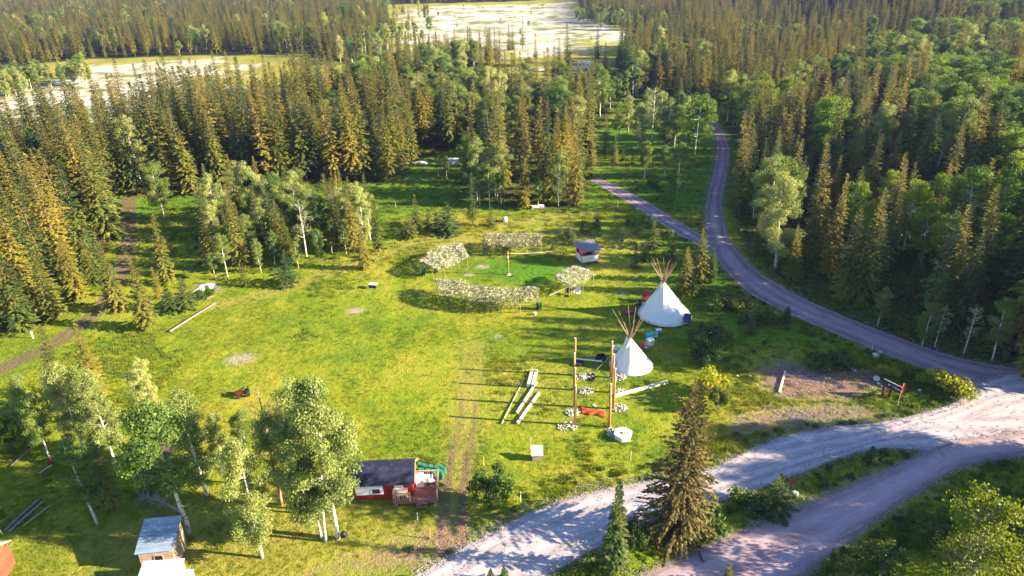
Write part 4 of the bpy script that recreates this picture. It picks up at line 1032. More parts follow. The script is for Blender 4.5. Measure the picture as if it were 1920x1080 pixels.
def instancer(name, pts, label, sources, scl, rot, var, kind='stuff'):
    """one object whose points carry copies of trees (or tufts, stones) that stand elsewhere in the scene"""
    me = bpy.data.meshes.new(name); me.vertices.add(len(pts)); me.vertices.foreach_set('co', np.asarray(pts, np.float32).ravel())
    me.attributes.new('scl', 'FLOAT_VECTOR', 'POINT').data.foreach_set('vector', np.asarray(scl, np.float32).ravel())
    me.attributes.new('rot', 'FLOAT_VECTOR', 'POINT').data.foreach_set('vector', np.asarray(rot, np.float32).ravel())
    me.attributes.new('var', 'INT', 'POINT').data.foreach_set('value', np.asarray(var, np.int32))
    o = bpy.data.objects.new(name, me); COL.objects.link(o); tag(o, label, kind=kind)
    g = bpy.data.node_groups.new(name, 'GeometryNodeTree')
    g.interface.new_socket('Geometry', in_out='INPUT', socket_type='NodeSocketGeometry'); g.interface.new_socket('Geometry', in_out='OUTPUT', socket_type='NodeSocketGeometry')
    gi = g.nodes.new('NodeGroupInput'); go = g.nodes.new('NodeGroupOutput'); L = g.links.new
    iop = g.nodes.new('GeometryNodeInstanceOnPoints'); allj = g.nodes.new('GeometryNodeJoinGeometry')
    for parts in reversed(sources):          # links made later come first in a join
        j = g.nodes.new('GeometryNodeJoinGeometry'); g2i = g.nodes.new('GeometryNodeGeometryToInstance')
        for ob in parts:
            oi = g.nodes.new('GeometryNodeObjectInfo'); oi.inputs['Object'].default_value = ob; oi.inputs['As Instance'].default_value = True
            L(oi.outputs['Geometry'], j.inputs[0])
        L(j.outputs[0], g2i.inputs[0]); L(g2i.outputs[0], allj.inputs[0])
    def att(nm, dt):
        a = g.nodes.new('GeometryNodeInputNamedAttribute'); a.data_type = dt; a.inputs['Name'].default_value = nm; return a.outputs['Attribute']
    L(gi.outputs[0], iop.inputs['Points']); L(allj.outputs[0], iop.inputs['Instance'])
    iop.inputs['Pick Instance'].default_value = True
    L(att('var', 'INT'), iop.inputs['Instance Index']); L(att('rot', 'FLOAT_VECTOR'), iop.inputs['Rotation']); L(att('scl', 'FLOAT_VECTOR'), iop.inputs['Scale'])
    L(iop.outputs[0], go.inputs[0])
    md = o.modifiers.new('scatter', 'NODES'); md.node_group = g
    return o
for sp, nm, lab in (('S', 'spruce_forest', 'mass of spruces filling the forests behind the nearest rows'), ('A', 'aspen_forest', 'mass of aspens filling the woods and far slopes')):
    keys = sorted({(k, v) for *_, k, v in inst[sp]})
    keys = [k for k in keys if k in SRC] or [next(k for k in SRC if k[0] in ('spruce', 'aspen'))]
    lut = {k: i for i, k in enumerate(keys)}
    P = []; S = []; R_ = []; Vv = []
    for x, y, z, h, k, v in inst[sp]:
        i = lut.get((k, v), 0); s = h / PROTO[keys[i][0]][keys[i][1]][0]
        w = s * rs.uniform(.9, 1.25); P.append((x, y, z)); S.append((w, w, s)); R_.append((rs.normal(0, .02), rs.normal(0, .02), rs.uniform(0, 6.28))); Vv.append(i)
    print('STUFF', nm, len(P))
    instancer(nm, P, lab, [SRC[k] for k in keys], S, R_, Vv)

# ------------------------------------------------------------------ materials of the built things
M['canvas'] = plain('white_canvas', (0.80, 0.79, 0.76), 0.8, 0.05, 1.2)
def tepee_canvas():
    m, N, b = new_mat('tepee_canvas')
    tc = N.n('ShaderNodeTexCoord').outputs['Object']; sx = N.n('ShaderNodeSeparateXYZ'); N.l(tc, sx.inputs[0])
    nz = N.noise(1.5, 4, .65, tc)
    hem = N.mapr(N.math('ADD', sx.outputs[2], N.math('MULTIPLY', nz, -.7)), -.35, .15, .75, 0)
    rad = N.math('SQRT', N.math('ADD', N.math('POWER', sx.outputs[0], 2.0), N.math('POWER', sx.outputs[1], 2.0)))
    smoke = N.mapr(N.math('ADD', rad, N.math('MULTIPLY', nz, .6)), .45, 1.1, .55, 0)
    c = N.ramp(nz, [(.3, (.74, .73, .69)), (.7, (.83, .82, .80))])
    c = N.mix(hem, c, (.46, .42, .30, 1)); c = N.mix(smoke, c, (.42, .36, .28, 1))
    N.l(c, b.inputs['Base Color']); b.inputs['Roughness'].default_value = .85
    N.l(N.bump(N.noise(.9, 3, .6, tc), .35, .12), b.inputs['Normal'])
    return m
M['tepee'] = tepee_canvas()
M['pole'] = plain('peeled_pole', (0.38, 0.25, 0.17), 0.75, 0.2, 3, stretch=(6, 6, 0.6))
M['post'] = plain('amber_log_post', (0.44, 0.23, 0.09), 0.7, 0.2, 3, stretch=(6, 6, 0.6))
M['arbour'] = plain('weathered_arbour_pole', (0.36, 0.25, 0.15), 0.8, 0.25, 3, stretch=(6, 6, 0.6))
M['lumber'] = plain('pale_sawn_lumber', (0.70, 0.60, 0.46), 0.75, 0.12, 2.5, stretch=(0.5, 6, 6))
M['oldlog'] = plain('weathered_grey_log', (0.22, 0.19, 0.16), 0.85, 0.25, 3, stretch=(0.5, 6, 6))
M['white'] = plain('white_paint', (0.78, 0.77, 0.74), 0.55, 0.08, 2)
M['red'] = plain('barn_red_paint', (0.36, 0.020, 0.016), 0.6, 0.2, 3)
M['redplastic'] = plain('red_plastic', (0.50, 0.02, 0.05), 0.4, 0.15, 3)
M['deck'] = plain('reddish_deck_timber', (0.33, 0.135, 0.105), 0.75, 0.2, 3, stretch=(1, 6, 6))
M['rail'] = plain('bare_rail_timber', (0.55, 0.36, 0.24), 0.75, 0.2, 3)
M['shingle'] = plain('slate_blue_shingle', (0.022, 0.026, 0.070), 0.85, 0.5, 2.2, bump=0.4)
M['green'] = plain('green_plastic', (0.012, 0.13, 0.075), 0.4, 0.15, 2)
M['greenlid'] = plain('green_lid', (0.03, 0.24, 0.15), 0.4, 0.15, 2)
M['bin'] = plain('dark_green_bin', (0.012, 0.05, 0.025), 0.45, 0.2, 2)
M['teal'] = plain('teal_plastic', (0.05, 0.42, 0.42), 0.5, 0.15, 2)
M['blue'] = plain('blue_fabric', (0.03, 0.07, 0.26), 0.8, 0.2, 3)
M['navy'] = plain('navy_fabric', (0.02, 0.025, 0.06), 0.8, 0.2, 3)
M['black'] = plain('black_plastic', (0.018, 0.018, 0.02), 0.5, 0.2, 3)
M['lilac'] = plain('pale_lilac_fabric', (0.62, 0.58, 0.68), 0.85, 0.1, 3)
M['tarp'] = plain('orange_red_tarp', (0.55, 0.075, 0.03), 0.6, 0.2, 2, bump=0.5)
M['stone'] = plain('pale_field_stone', (0.55, 0.53, 0.52), 0.85, 0.2, 2.5, bump=0.3)
M['stonedark'] = plain('grey_stone', (0.34, 0.32, 0.33), 0.85, 0.25, 2.5, bump=0.3)
M['metalroof'] = plain('mottled_blue_metal_sheet', (0.36, 0.46, 0.58), 0.42, 0.30, 0.9, metal=0.45, stretch=(0.5, 2.5, 1))
M['purpleroof'] = plain('mauve_metal_sheet', (0.25, 0.215, 0.27), 0.5, 0.15, 1.5, metal=0.2)
M['brownroof'] = plain('brown_roof_boards', (0.115, 0.075, 0.075), 0.8, 0.3, 3, stretch=(4, 0.5, 4))
M['oldboard'] = plain('weathered_wall_boards', (0.46, 0.34, 0.26), 0.85, 0.35, 2.5, stretch=(0.7, 6, 5))
M['redboard'] = plain('reddish_log_wall', (0.24, 0.085, 0.05), 0.8, 0.35, 3, stretch=(0.7, 6, 5))
M['dark'] = plain('dark_opening', (0.012, 0.011, 0.010), 0.9, 0.2, 3)
M['glass'] = plain('dark_glass', (0.03, 0.04, 0.05), 0.08, 0.1, 1, spec=0.6)
M['yellow'] = plain('yellow_plastic', (0.60, 0.36, 0.02), 0.5, 0.15, 3)
M['signbrown'] = plain('dark_brown_sign_board', (0.055, 0.040, 0.065), 0.7, 0.2, 3)
M['flag'] = plain('red_flag_cloth', (0.55, 0.05, 0.02), 0.7, 0.15, 3)
M['rubber'] = plain('tyre_rubber', (0.03, 0.028, 0.03), 0.8, 0.2, 4)
M['rope'] = plain('pale_rope', (0.62, 0.56, 0.44), 0.9, 0.1, 4)
M['brush'] = leaf_mat('dry_leafy_brush', [(0.0, (0.12, 0.13, 0.08)), (0.35, (0.30, 0.30, 0.20)), (0.7, (0.50, 0.49, 0.38)), (1.0, (0.64, 0.62, 0.53))], 0.25, 0.9, 0.7, 0.9)
M['stick'] = plain('grey_brush_stick', (0.42, 0.34, 0.26), 0.85, 0.25, 4)

# ------------------------------------------------------------------ tepees
def tepee(px, py, lefthalf, topy, poletop, label, rz, npole, seed, tops=None):
    r = random.Random(seed)
    b = G(px, py); Hc = tall(b, topy); Rb = lefthalf * PR(b)[2] / FPX
    t = thing('tepee', label, 'tepee', b, rz)
    n = npole * 4; mb = MB(); rings = 9
    apex = Vector((0.0, 0.12 * Rb, Hc))
    for i in range(rings):
        q = i / (rings - 1)
        for k in range(n):
            a = 6.2832 * k / n
            sag = 1 - 0.034 * math.sin(math.pi * q) * (1 - math.cos(a * npole)) - 0.012 * r.random() * (i > 0)
            rad = (Rb * (1 - q) + 0.17 * q) * sag
            mb.v.append((apex.x * q + rad * math.cos(a), apex.y * q + rad * math.sin(a), q * Hc + (0.07 * r.random() + 0.04 if i == 0 else 0)))
    for i in range(rings - 1):
        for k in range(n): mb.f.append((i * n + k, i * n + (k + 1) % n, (i + 1) * n + (k + 1) % n, (i + 1) * n + k))
    cov = mb.build('cover', M['tepee'], t, smooth=True)
    # lacing pins down the front seam, the door flap and the two smoke flaps are pieces of the cover
    sd = 1.5
    def on(q, a, out=0.03):
        rad = Rb * (1 - q) + 0.17 * q + out
        return Vector((apex.x * q + rad * math.cos(a), apex.y * q + rad * math.sin(a), q * Hc))
    for k in range(8):
        q = 0.36 + 0.06 * k; p = on(q, sd); tt = Vector((-math.sin(sd), math.cos(sd), 0))
        MB().cyl(p - tt * 0.14, p + tt * 0.14, 0.012, 0.008, 5).build('lacing_pin', M['pole'], cov)
    d = MB(); vs = [on(0.04, sd - 0.12, .04), on(0.04, sd + 0.12, .04), on(0.2, sd + 0.14, .05), on(0.30, sd, .05), on(0.2, sd - 0.14, .05)]
    d.add(vs + [v + Vector((math.cos(sd), math.sin(sd), 0)) * 0.02 for v in vs], [(0, 1, 2, 3, 4), (9, 8, 7, 6, 5)] + [(k, (k + 1) % 5, 5 + (k + 1) % 5, 5 + k) for k in range(5)])
    d.build('door_flap', M['lilac'], cov)
    for s in (-1, 1):
        f = MB(); a1 = sd + s * 0.15
        v = [on(0.72, sd + s * .06, .03), on(0.72, a1 + s * .25, .03), on(1.0, a1 + s * 0.9, .30) + Vector((0, 0, 0.25)), on(0.98, a1, .05) + Vector((0, 0, 0.1))]
        f.add(v + [p + Vector((math.cos(a1), math.sin(a1), 0)) * .015 for p in v], [(0, 1, 2, 3), (7, 6, 5, 4)] + [(k, (k + 1) % 4, 4 + (k + 1) % 4, 4 + k) for k in range(4)])
        f.build('smoke_flap', M['canvas'], cov)
    Hp = tall(b, poletop)
    for k in range(npole):
        a = 6.2832 * (k + 0.5) / npole + r.uniform(-.1, .1)
        p0 = Vector((0.93 * Rb * math.cos(a), 0.93 * Rb * math.sin(a), 0.0))
        x = apex + Vector((0.10 * math.cos(a + 2), 0.10 * math.sin(a + 2), 0))
        zt = Hc + (Hp - Hc) * r.uniform(0.72, 1.0)
        e = p0 + (x - p0) * ((zt) / x.z)
        e = Vector((x.x + (e.x - x.x) * 0.78, x.y + (e.y - x.y) * 0.78, e.z))
        MB().tube([p0, x, e], [0.055, 0.04, 0.022], 6).build('pole', M['pole'], t)
    for k in range(npole):
        a = 6.2832 * k / npole
        MB().cyl((1.03 * Rb * math.cos(a), 1.03 * Rb * math.sin(a), -0.05), (1.05 * Rb * math.cos(a), 1.05 * Rb * math.sin(a), 0.16), 0.02, 0.012, 5).build('peg', M['pole'], t)
    MB().lathe([(0.17, -0.02), (0.2, 0.03), (0.19, 0.09), (0.15, 0.12)], 10, apex).build('pole_lashing', M['rope'], t)
    return t, b, Rb, Hc
T1, B1, R1, H1 = tepee(1246, 590, 50, 531, 487, 'large white canvas tepee with fanned poles beside the young spruces', 1.3, 14, 3)
T2, B2, R2, H2 = tepee(1183, 684, 41, 634, 579, 'small white canvas tepee near the tall amber posts', 2.0, 10, 4)

def rope(p0, p1, label, sag=0.1, r=0.012):
    c = (Vector(p0) + Vector(p1)) / 2; m = MB()
    pts = [Vector(p0).lerp(Vector(p1), q / 8) - Vector((0, 0, sag * 4 * (q / 8) * (1 - q / 8))) for q in range(9)]
    m.tube([p - Vector(p0) for p in pts], [r] * 9, 5)
    return tag(m.build('guy_rope', M['rope'], None, p0), label, 'rope')
rope(B2 + np.array([-0.6, 0.3, H2 * .9]), G(1118, 694) + np.array([0, 0, .05]), 'pale guy rope from the small tepee down to the grass by the posts', 0.05, 0.02)
rope(B1 + np.array([-2.4, -2.6, 0.3]), G(1217, 612) + np.array([0, 0, .05]), 'pale guy rope running from the large tepee to the teal cooler', 0.02, 0.02)

# ------------------------------------------------------------------ brush arbour: four leaf-roofed shelters round a centre pole
def brush_shelter(outer, inner, label, hz=1.9, seed=1, dens=1.0):
    r = random.Random(seed); rg = np.random.default_rng(seed)
    O = smooth_line(np.array([G(*p)[:2] for p in outer]), 40); I = smooth_line(np.array([G(*p)[:2] for p in inner]), 40)
    c = np.array([*((O + I).mean(0) / 2), 0.0]); c[2] = float(terrain(c[0], c[1]))
    t = thing('brush_shelter', label, 'shelter', c, 0, 'leaf-roofed shelters of the round arbour')
    Lm = np.linalg.norm(np.diff(O, axis=0), axis=1).sum()
    npost = max(3, int(round(Lm / 2.6)) + 1)
    def loc(p, z): return Vector((p[0] - c[0], p[1] - c[1], z))
    tops = {}
    for nm, E in (('o', O), ('i', I)):
        for k in range(npost):
            p = E[int(round(k / (npost - 1) * 39))] + rg.uniform(-.12, .12, 2); h = hz + rg.uniform(-.1, .1)
            MB().tube([loc(p, -0.1), loc(p + rg.uniform(-.06, .06, 2), h * .5), loc(p + rg.uniform(-.1, .1, 2), h + 0.12)], [0.06, 0.05, 0.045], 7).build('post', M['arbour'], t)
            tops[nm, k] = loc(p, hz)
    for k in range(npost - 1):
        for nm in 'oi': MB().cyl(tops[nm, k] + (tops[nm, k] - tops[nm, k + 1]).normalized() * .25, tops[nm, k + 1] + (tops[nm, k + 1] - tops[nm, k]).normalized() * .25, 0.045, 0.04, 6).build('rail_beam', M['arbour'], t)
    for k in range(npost):
        d = (tops['o', k] - tops['i', k]).normalized() * .3
        MB().cyl(tops['i', k] - d + Vector((0, 0, .08)), tops['o', k] + d + Vector((0, 0, .08)), 0.045, 0.04, 6).build('cross_pole', M['arbour'], t)
    # the brush: sticks with dry leaves heaped over the frame
    n = int(300 * Lm * dens); V = []; st = MB()
    for k in range(n):
        u = rg.random(); v = rg.uniform(-0.16, 1.16)
        i = min(int(u * 38.99), 38); fr = u * 38.99 - i
        po = O[i] * (1 - fr) + O[i + 1] * fr; pi = I[i] * (1 - fr) + I[i + 1] * fr
        p = pi * (1 - v) + po * v
        edge = max(0, min(1, 5 * min(v + .16, 1.16 - v)))
        z = hz + 0.12 + rg.random() ** 1.6 * 0.36 * (0.4 + 0.6 * edge) + 0.18 * math.sin(u * 19 + seed) * 0.5
        if v < 0 or v > 1: z -= rg.random() * 0.35
        P = loc(p, z)
        a = rg.uniform(0, 6.28); el = rg.normal(0, 0.35)
        d = Vector((math.cos(a) * math.cos(el), math.sin(a) * math.cos(el), math.sin(el)))
        L = rg.uniform(0.18, 0.62); s = d.cross(Vector((rg.normal(), rg.normal(), rg.normal()))).normalized() * L * rg.uniform(.07, .17)
        V += [P - d * L / 2, P + s, P + d * L / 2, P - s]
        if k % 14 == 0:
            L2 = rg.uniform(0.5, 1.3); st.cyl(P - d * L2 / 2, P + d * L2 / 2, 0.018, 0.008, 3, False)
    V = np.array([tuple(q) for q in V])
    o = bpy.data.objects.new('leafy_brush', np_mesh('leafy_brush', V, np.arange(len(V)).reshape(-1, 4), M['brush'])); COL.objects.link(o); o.parent = t; o['kind'] = 'stuff'
    st.build('brush_sticks', M['stick'], t, kind='stuff')
    return t
brush_shelter([(908, 462), (950, 460), (985, 460), (1016, 463)], [(914, 478), (950, 479), (985, 479), (1014, 478)], 'straight leaf-roofed shelter at the far side of the round arbour', seed=1)
brush_shelter([(790, 513), (812, 496), (838, 484), (868, 481)], [(812, 524), (834, 520), (856, 508), (878, 500)], 'curved leaf-roofed shelter on the grove side of the round arbour', seed=2)
brush_shelter([(824, 569), (860, 577), (900, 584), (940, 587), (980, 586), (1010, 582)], [(820, 549), (850, 549), (885, 559), (920, 565), (962, 565), (1010, 563)], 'longest leaf-roofed shelter at the near side of the round arbour', seed=3)
brush_shelter([(1066, 558), (1090, 549), (1110, 534)], [(1042, 546), (1056, 533), (1080, 523)], 'short leaf-roofed shelter below the white booth', seed=4, dens=0.9)

b = G(953, 515); hp = tall(b, 471)
cp = thing('arbour_pole', 'amber centre pole with cloth ties in the round arbour', 'pole', b)
MB().tube([(0, 0, -.2), (.03, 0, hp * .5), (0, 0.02, hp)], [.13, .11, .09], 10).build('post', M['post'], cp, smooth=True)
MB().lathe([(.13, 0), (.19, .06), (.18, .16), (.12, .22)], 9, (0, 0, hp * .72)).build('cloth_tie', M['canvas'], cp)
MB().lathe([(.45, -.02), (.36, .10), (.2, .2), (.1, .22)], 9, (0, 0, 0)).build('stone_footing', M['stone'], cp)
bt = G(1079, 482)
rope(b + np.array([0, 0, hp * .92]), bt + np.array([0, 0, 2.0]), 'long pale rope from the arbour centre pole to the white booth', 0.5, 0.025)
a0 = G(1012, 577); a1 = G(918, 581)
rl = thing('rail_fence', 'low pole rail along the near side of the round arbour', 'rail', (a1 + a0) / 2)
for q0, q1 in ((0, .5), (.5, 1)):
    pA = a1 + (a0 - a1) * q0 - (a0 + a1) / 2; pB = a1 + (a0 - a1) * q1 - (a0 + a1) / 2
    MB().cyl(tuple(pA + [0, 0, .62]), tuple(pB + [0, 0, .66]), .04, .035, 6).build('rail', M['lumber'], rl)
for q in (0, .5, 1):
    pA = a1 + (a0 - a1) * q - (a0 + a1) / 2
    MB().cyl(tuple(pA - [0, 0, .1]), tuple(pA + [0, 0, .8]), .05, .04, 6).build('rail_post', M['post'], rl)
p0 = G(1026, 556); p1 = G(1106, 545)
lp = thing('leaning_pole', 'long peeled pole leaning from the grass up to the short shelter', 'pole', p0)
MB().tube([(0, 0, .03), tuple((p1 - p0) * .5 + [0, 0, 1.1]), tuple(p1 - p0 + [0, 0, 2.2])], [.06, .055, .04], 7).build('peeled_shaft', M['lumber'], lp)

# ------------------------------------------------------------------ white booth
bq, rz, _ = heading((1091, 497), (1121, 493))
bo = thing('announcer_booth', 'open white-panelled booth with sloping mauve roof by the arbour', 'booth', bq, rz)
W_, D_ = 2.75, 2.5
for x, y in ((0, 0), (W_, 0), (0, D_), (W_, D_)):
    MB().beam((x, y, 0), (x, y, 2.75 if y > 1 else 2.35), .12, .12).build('post', M['post'] if y < 1 else M['rail'], bo)
MB().box((W_ / 2, D_ / 2, .38), (W_ + .1, D_ + .1, .12)).build('floor', M['deck'], bo)
for k in range(4):
    MB().box((W_ * (k + .5) / 4, -.09, .95), (W_ / 4 - .02, .05, .98)).build('wall_panel', M['white'], bo)
    MB().box((-.09, D_ * (k + .5) / 4, .95), (.05, D_ / 4 - .02, .98)).build('wall_panel', M['white'], bo)
MB().box((W_ + .09, D_ / 2, .95), (.05, D_, .98)).build('wall_panel', M['white'], bo)
MB().box((W_ / 2, D_ + .09, 1.3), (W_, .05, 1.7)).build('back_wall', M['red'], bo)
MB().box((W_ / 2, -.09, 1.49), (W_ + .12, .12, .06)).build('counter', M['white'], bo)
for k in range(8):
    MB().box((-.35 + (W_ + .7) * (k + .5) / 8, D_ / 2 - .05, 2.66), ((W_ + .7) / 8 - .015, D_ + 1.0, .04), rx=.15).build('roof_sheet', M['purpleroof'], bo)
for x in (-.25, W_ + .25): MB().box((x, D_ / 2, 2.57), (.08, D_ + .8, .1), rx=.15).build('rafter', M['rail'], bo)
for x in (.2, W_ - .2): MB().box((x, D_ / 2, .16), (.2, D_ + .9, .3)).build('skid', M['oldlog'], bo)
MB().box((W_ * .6, -.14, 1.02), (.9, .02, .3)).build('writing_board', M['lilac'], bo)

# ------------------------------------------------------------------ eight tall posts with stone packing at their feet
ROWS = [((1077, 704), (1145, 708), 634, 640), ((1076, 731), (1147, 736), 662, 664), ((1077, 763), (1150, 767), 690, 691), ((1078, 797), (1142, 801), 722, 720)]
NTH = ['farthest', 'second', 'third', 'last']
def stones(mb, r, n, R, smin, smax, z=0.0, sy=1.0):
    for _ in range(n):
        a = r.uniform(0, 6.28); d = R * math.sqrt(r.random()); s = r.uniform(smin, smax)
        c = Vector((d * math.cos(a), d * math.sin(a) * sy, z + s * .25 + max(0, (1 - d / R)) * 0.12))
        o = len(mb.v); e = Euler((r.uniform(0, 6), r.uniform(0, 6), r.uniform(0, 6))).to_matrix()
        for q in ((1, 0, 0), (-1, 0, 0), (0, 1, 0), (0, -1, 0), (0, 0, 1), (0, 0, -1)):
            mb.v.append(tuple(c + e @ Vector((q[0] * s * r.uniform(.7, 1.2), q[1] * s * r.uniform(.6, 1), q[2] * s * r.uniform(.5, .8)))))
        for f in ((0, 2, 4), (2, 1, 4), (1, 3, 4), (3, 0, 4), (2, 0, 5), (1, 2, 5), (3, 1, 5), (0, 3, 5)): mb.f.append(tuple(i + o for i in f))
for i, (L, R, tl, tr) in enumerate(ROWS):
    for side, (px, py), tp in (('lumber-pile', L, tl), ('tall-spruce', R, tr)):
        b = G(px, py); h = tall(b, tp); r = random.Random(i * 7 + px)
        t = thing('timber_post', f'tall amber timber post, {NTH[i]} in the row on the {side} side', 'post', b, 0, 'tall amber posts in two rows')
        MB().tube([(0, 0, -.3), (.02, 0, h * .5), (r.uniform(-.06, .06), r.uniform(-.05, .05), h)], [.15, .14, .125], 10).build('shaft', M['post'], t, smooth=True)
        MB().lathe([(.13, 0), (.135, .02), (.08, .04), (.0, .045)], 10, (0, 0, h - .01), cap_t=False).build('end_grain', M['lumber'], t)
        MB().lathe([(.32, -.02), (.26, .05), (.17, .08)], 9).build('packing_earth', M['stonedark'], t)
HEAPS = [(1093, 707, .95), (1160, 708, 1.0), (1098, 734, 1.0), (1161, 735, 1.0), (1073, 774, .9), (1160, 765, 1.05), (1064, 800, 1.15), (1152, 812, .9)]
for (px, py, R), w in zip(HEAPS, ('by the farthest post, lumber side', 'by the farthest post, spruce side', 'by the second post, lumber side', 'by the second post, spruce side', 'by the third post, lumber side', 'by the third post, spruce side', 'by the last post, lumber side', 'behind the white hexagonal planter')):
    mb = MB(); stones(mb, random.Random(px), 90, R, .06, .17, 0, .7)
    o = mb.build('stone_rubble', M['stone'], None, G(px, py)); tag(o, 'patch of pale loose stones ' + w, 'stones', kind='stuff')

# ------------------------------------------------------------------ lumber and logs
def timber(name, pa, pb, w, h, label, mat, cat='beam', lift=0.0, rnd=False, group=None):
    a = G(*pa); b_ = G(*pb); c = (a + b_) / 2; L = float(np.linalg.norm(b_ - a)); ang = math.atan2(b_[1] - a[1], b_[0] - a[0])
    m = MB()
    if rnd: m.tube([(-L / 2, 0, w * .45), (0, .04, w * .45), (L / 2, 0, w * .45)], [w / 2, w * .47, w * .42], 9)
    else: m.box((0, 0, h / 2), (L, w, h))
    o = m.build(name, mat, None, (c[0], c[1], c[2] + lift + .01), ang, smooth=False, bevel=0.0 if rnd else .012)
    return tag(o, label, cat, group)
timber('sawn_beam', (990, 727), (998, 696), .36, .30, 'squared pale beam, outer one of the short pair on the lawn', M['lumber'])
timber('sawn_beam', (998, 727), (1006, 696), .34, .30, 'squared pale beam, inner one of the short pair on the lawn', M['lumber'])
timber('sawn_beam', (969, 777), (1006, 717), .24, .22, 'long pale beam touching the short pair on the lawn', M['lumber'])
timber('sawn_beam', (970, 796), (1011, 737), .24, .22, 'long pale beam lying parallel, closest to the amber posts', M['lumber'])
timber('peeled_pole', (941, 796), (983, 710), .12, .12, 'thin peeled pole lying next to the pale beams', M['lumber'], 'pole', rnd=True)
timber('sawn_beam', (1153, 744), (1252, 718), .34, .30, 'long pale beam on the grass pointing at the tall spruce', M['lumber'])
timber('sawn_beam', (1461, 738), (1472, 698), .24, .22, 'single pale beam on the reddish bare soil', M['lumber'])
timber('long_log', (318, 624), (403, 570), .30, .3, 'long weathered log at the meadow edge below the white stones', M['oldlog'], 'log', rnd=True)
timber('long_log', (322, 620), (392, 575), .2, .2, 'thinner log lying behind the long weathered one', M['oldlog'], 'log', rnd=True)
timber('log', (10, 996), (72, 940), .26, .3, 'grey log, first of three in the shade near the plank cabin', M['oldlog'], 'log', rnd=True)
timber('log', (17, 999), (82, 942), .26, .3, 'grey log, middle of three in the shade near the plank cabin', M['oldlog'], 'log', rnd=True)
timber('log', (44, 988), (94, 950), .2, .2, 'thin brown log, last of three in the shade near the plank cabin', M['pole'], 'log', rnd=True)
timber('fallen_pole', (20, 876), (72, 831), .2, .2, 'pale fallen pole in front of the bright thicket', M['oldlog'], 'pole', rnd=True)
timber('fallen_pole', (74, 888), (98, 872), .1, .1, 'thin yellow pole lying by the small red barrel', M['lumber'], 'pole', rnd=True)
timber('log', (388, 562), (402, 556), .22, .2, 'short log end beside the white stone patch', M['oldlog'], 'log', rnd=True)

# bench beam on two blocks between the farthest posts
a, rz, L = heading((1075, 678), (1129, 684))
be = thing('plank_bench', 'white plank bench on blocks between the farthest amber posts', 'bench', a, rz)
MB().box((L / 2, 0, .47), (L, .22, .07)).build('seat_plank', M['white'], be)
for q in (.15, .85): MB().box((L * q, 0, .22), (.25, .26, .43)).build('block', M['oldlog'], be)
def basin(px, py, r, h, mat, label, cat='basin', inner=None):
    b = G(px, py); t = thing('wash_basin', label, cat, b)
    MB().lathe([(r * .75, .01), (r, h), (r * 1.06, h), (r * 1.06, h - .03), (r * .95, h - .03), (r * .7, .05)], 18, cap_t=True).build('bowl', mat, t, smooth=False)
    MB().lathe([(r * .72, .08), (r * .4, .10), (.02, .11)], 14, cap_b=False).build('contents', inner or M['stonedark'], t)
    return t
basin(1086, 684, .55, .3, M['navy'], 'dark blue tub under the white plank bench')
basin(1153, 655, .5, .28, M['lilac'], 'pale round basin on the grass beside the small tepee', inner=M['white'])
def tyre(px, py, r, label, mat):
    b = G(px, py); t = thing('old_tyre', label, 'tyre', b)
    prof = [(r - .22 + .11 * math.cos(q) + .11, .12 + .12 * math.sin(q)) for q in np.linspace(0, 6.283, 10)]
    MB().lathe(prof, 20, cap_b=False, cap_t=False).build('ring', mat, t, smooth=True)
    MB().lathe([(r - .24, .03), (.02, .05)], 14, cap_b=False).build('filling', M['dark'], t)
tyre(1110, 704, .42, 'reddish ring tyre lying behind the dark one between the post rows', plain('faded_red_rubber', (0.30, 0.17, 0.17), .8))
tyre(1111, 712, .42, 'dark tyre lying between the post rows', M['rubber'])
tb = G(1126, 676); cart = thing('hand_cart', 'dark hand cart with wire sides behind the farthest spruce-side post', 'cart', tb, .3)
MB().box((0, 0, .42), (1.0, .6, .08)).build('tray', M['navy'], cart)
for y in (-.3, .3): MB().box((0, y, .62), (1.0, .03, .32)).build('side_panel', M['navy'], cart)
for x in (-.5, .5): MB().box((x, 0, .62), (.03, .57, .32)).build('end_panel', M['navy'], cart)
for x in (-.35, .35):
    for y in (-.38, .38): MB().cyl((x, y - .04, .2), (x, y + .04, .2), .2, .2, 12).build('wheel', M['rubber'], cart)
MB().tube([(.5, 0, .45), (.9, 0, .6), (1.1, 0, .9)], [.02] * 3, 5).build('pull_handle', M['black'], cart)

# red tarp, shovel, planter, notice board
b = G(1112, 774); mb = MB(); nx_, ny_ = 26, 16; r = random.Random(4)
for j in range(ny_):
    for i in range(nx_):
        u = i / (nx_ - 1) * 2 - 1; v = j / (ny_ - 1) * 2 - 1
        w = .62 + .38 * abs(u) ** .6; x = 1.25 * u; y = .62 * v * w - .38 * u + .12 * math.sin(5 * u)
        mb.v.append((x, y, .04 + .11 * (math.sin(6 * u + 3 * v) * math.sin(7 * v - 2 * u) + .9) * (1 - .5 * max(abs(u), abs(v))) + r.uniform(0, .03)))
for j in range(ny_ - 1):
    for i in range(nx_ - 1):
        a = j * nx_ + i; mb.f.append((a, a + 1, a + nx_ + 1, a + nx_))
o = mb.build('crumpled_tarp', M['tarp'], None, b, 0, True); so = o.modifiers.new('solid', 'SOLIDIFY'); so.thickness = .012
tag(o, 'crumpled orange-red tarp on the grass between the post rows', 'tarp')
sb, rz, L = heading((1114, 760), (1127, 771))
sh = thing('shovel', 'shovel with pale blade lying next to the orange-red tarp', 'shovel', sb, rz)
MB().cyl((.3, 0, .05), (1.5, 0, .06), .02, .018, 6).build('handle', M['lumber'], sh)
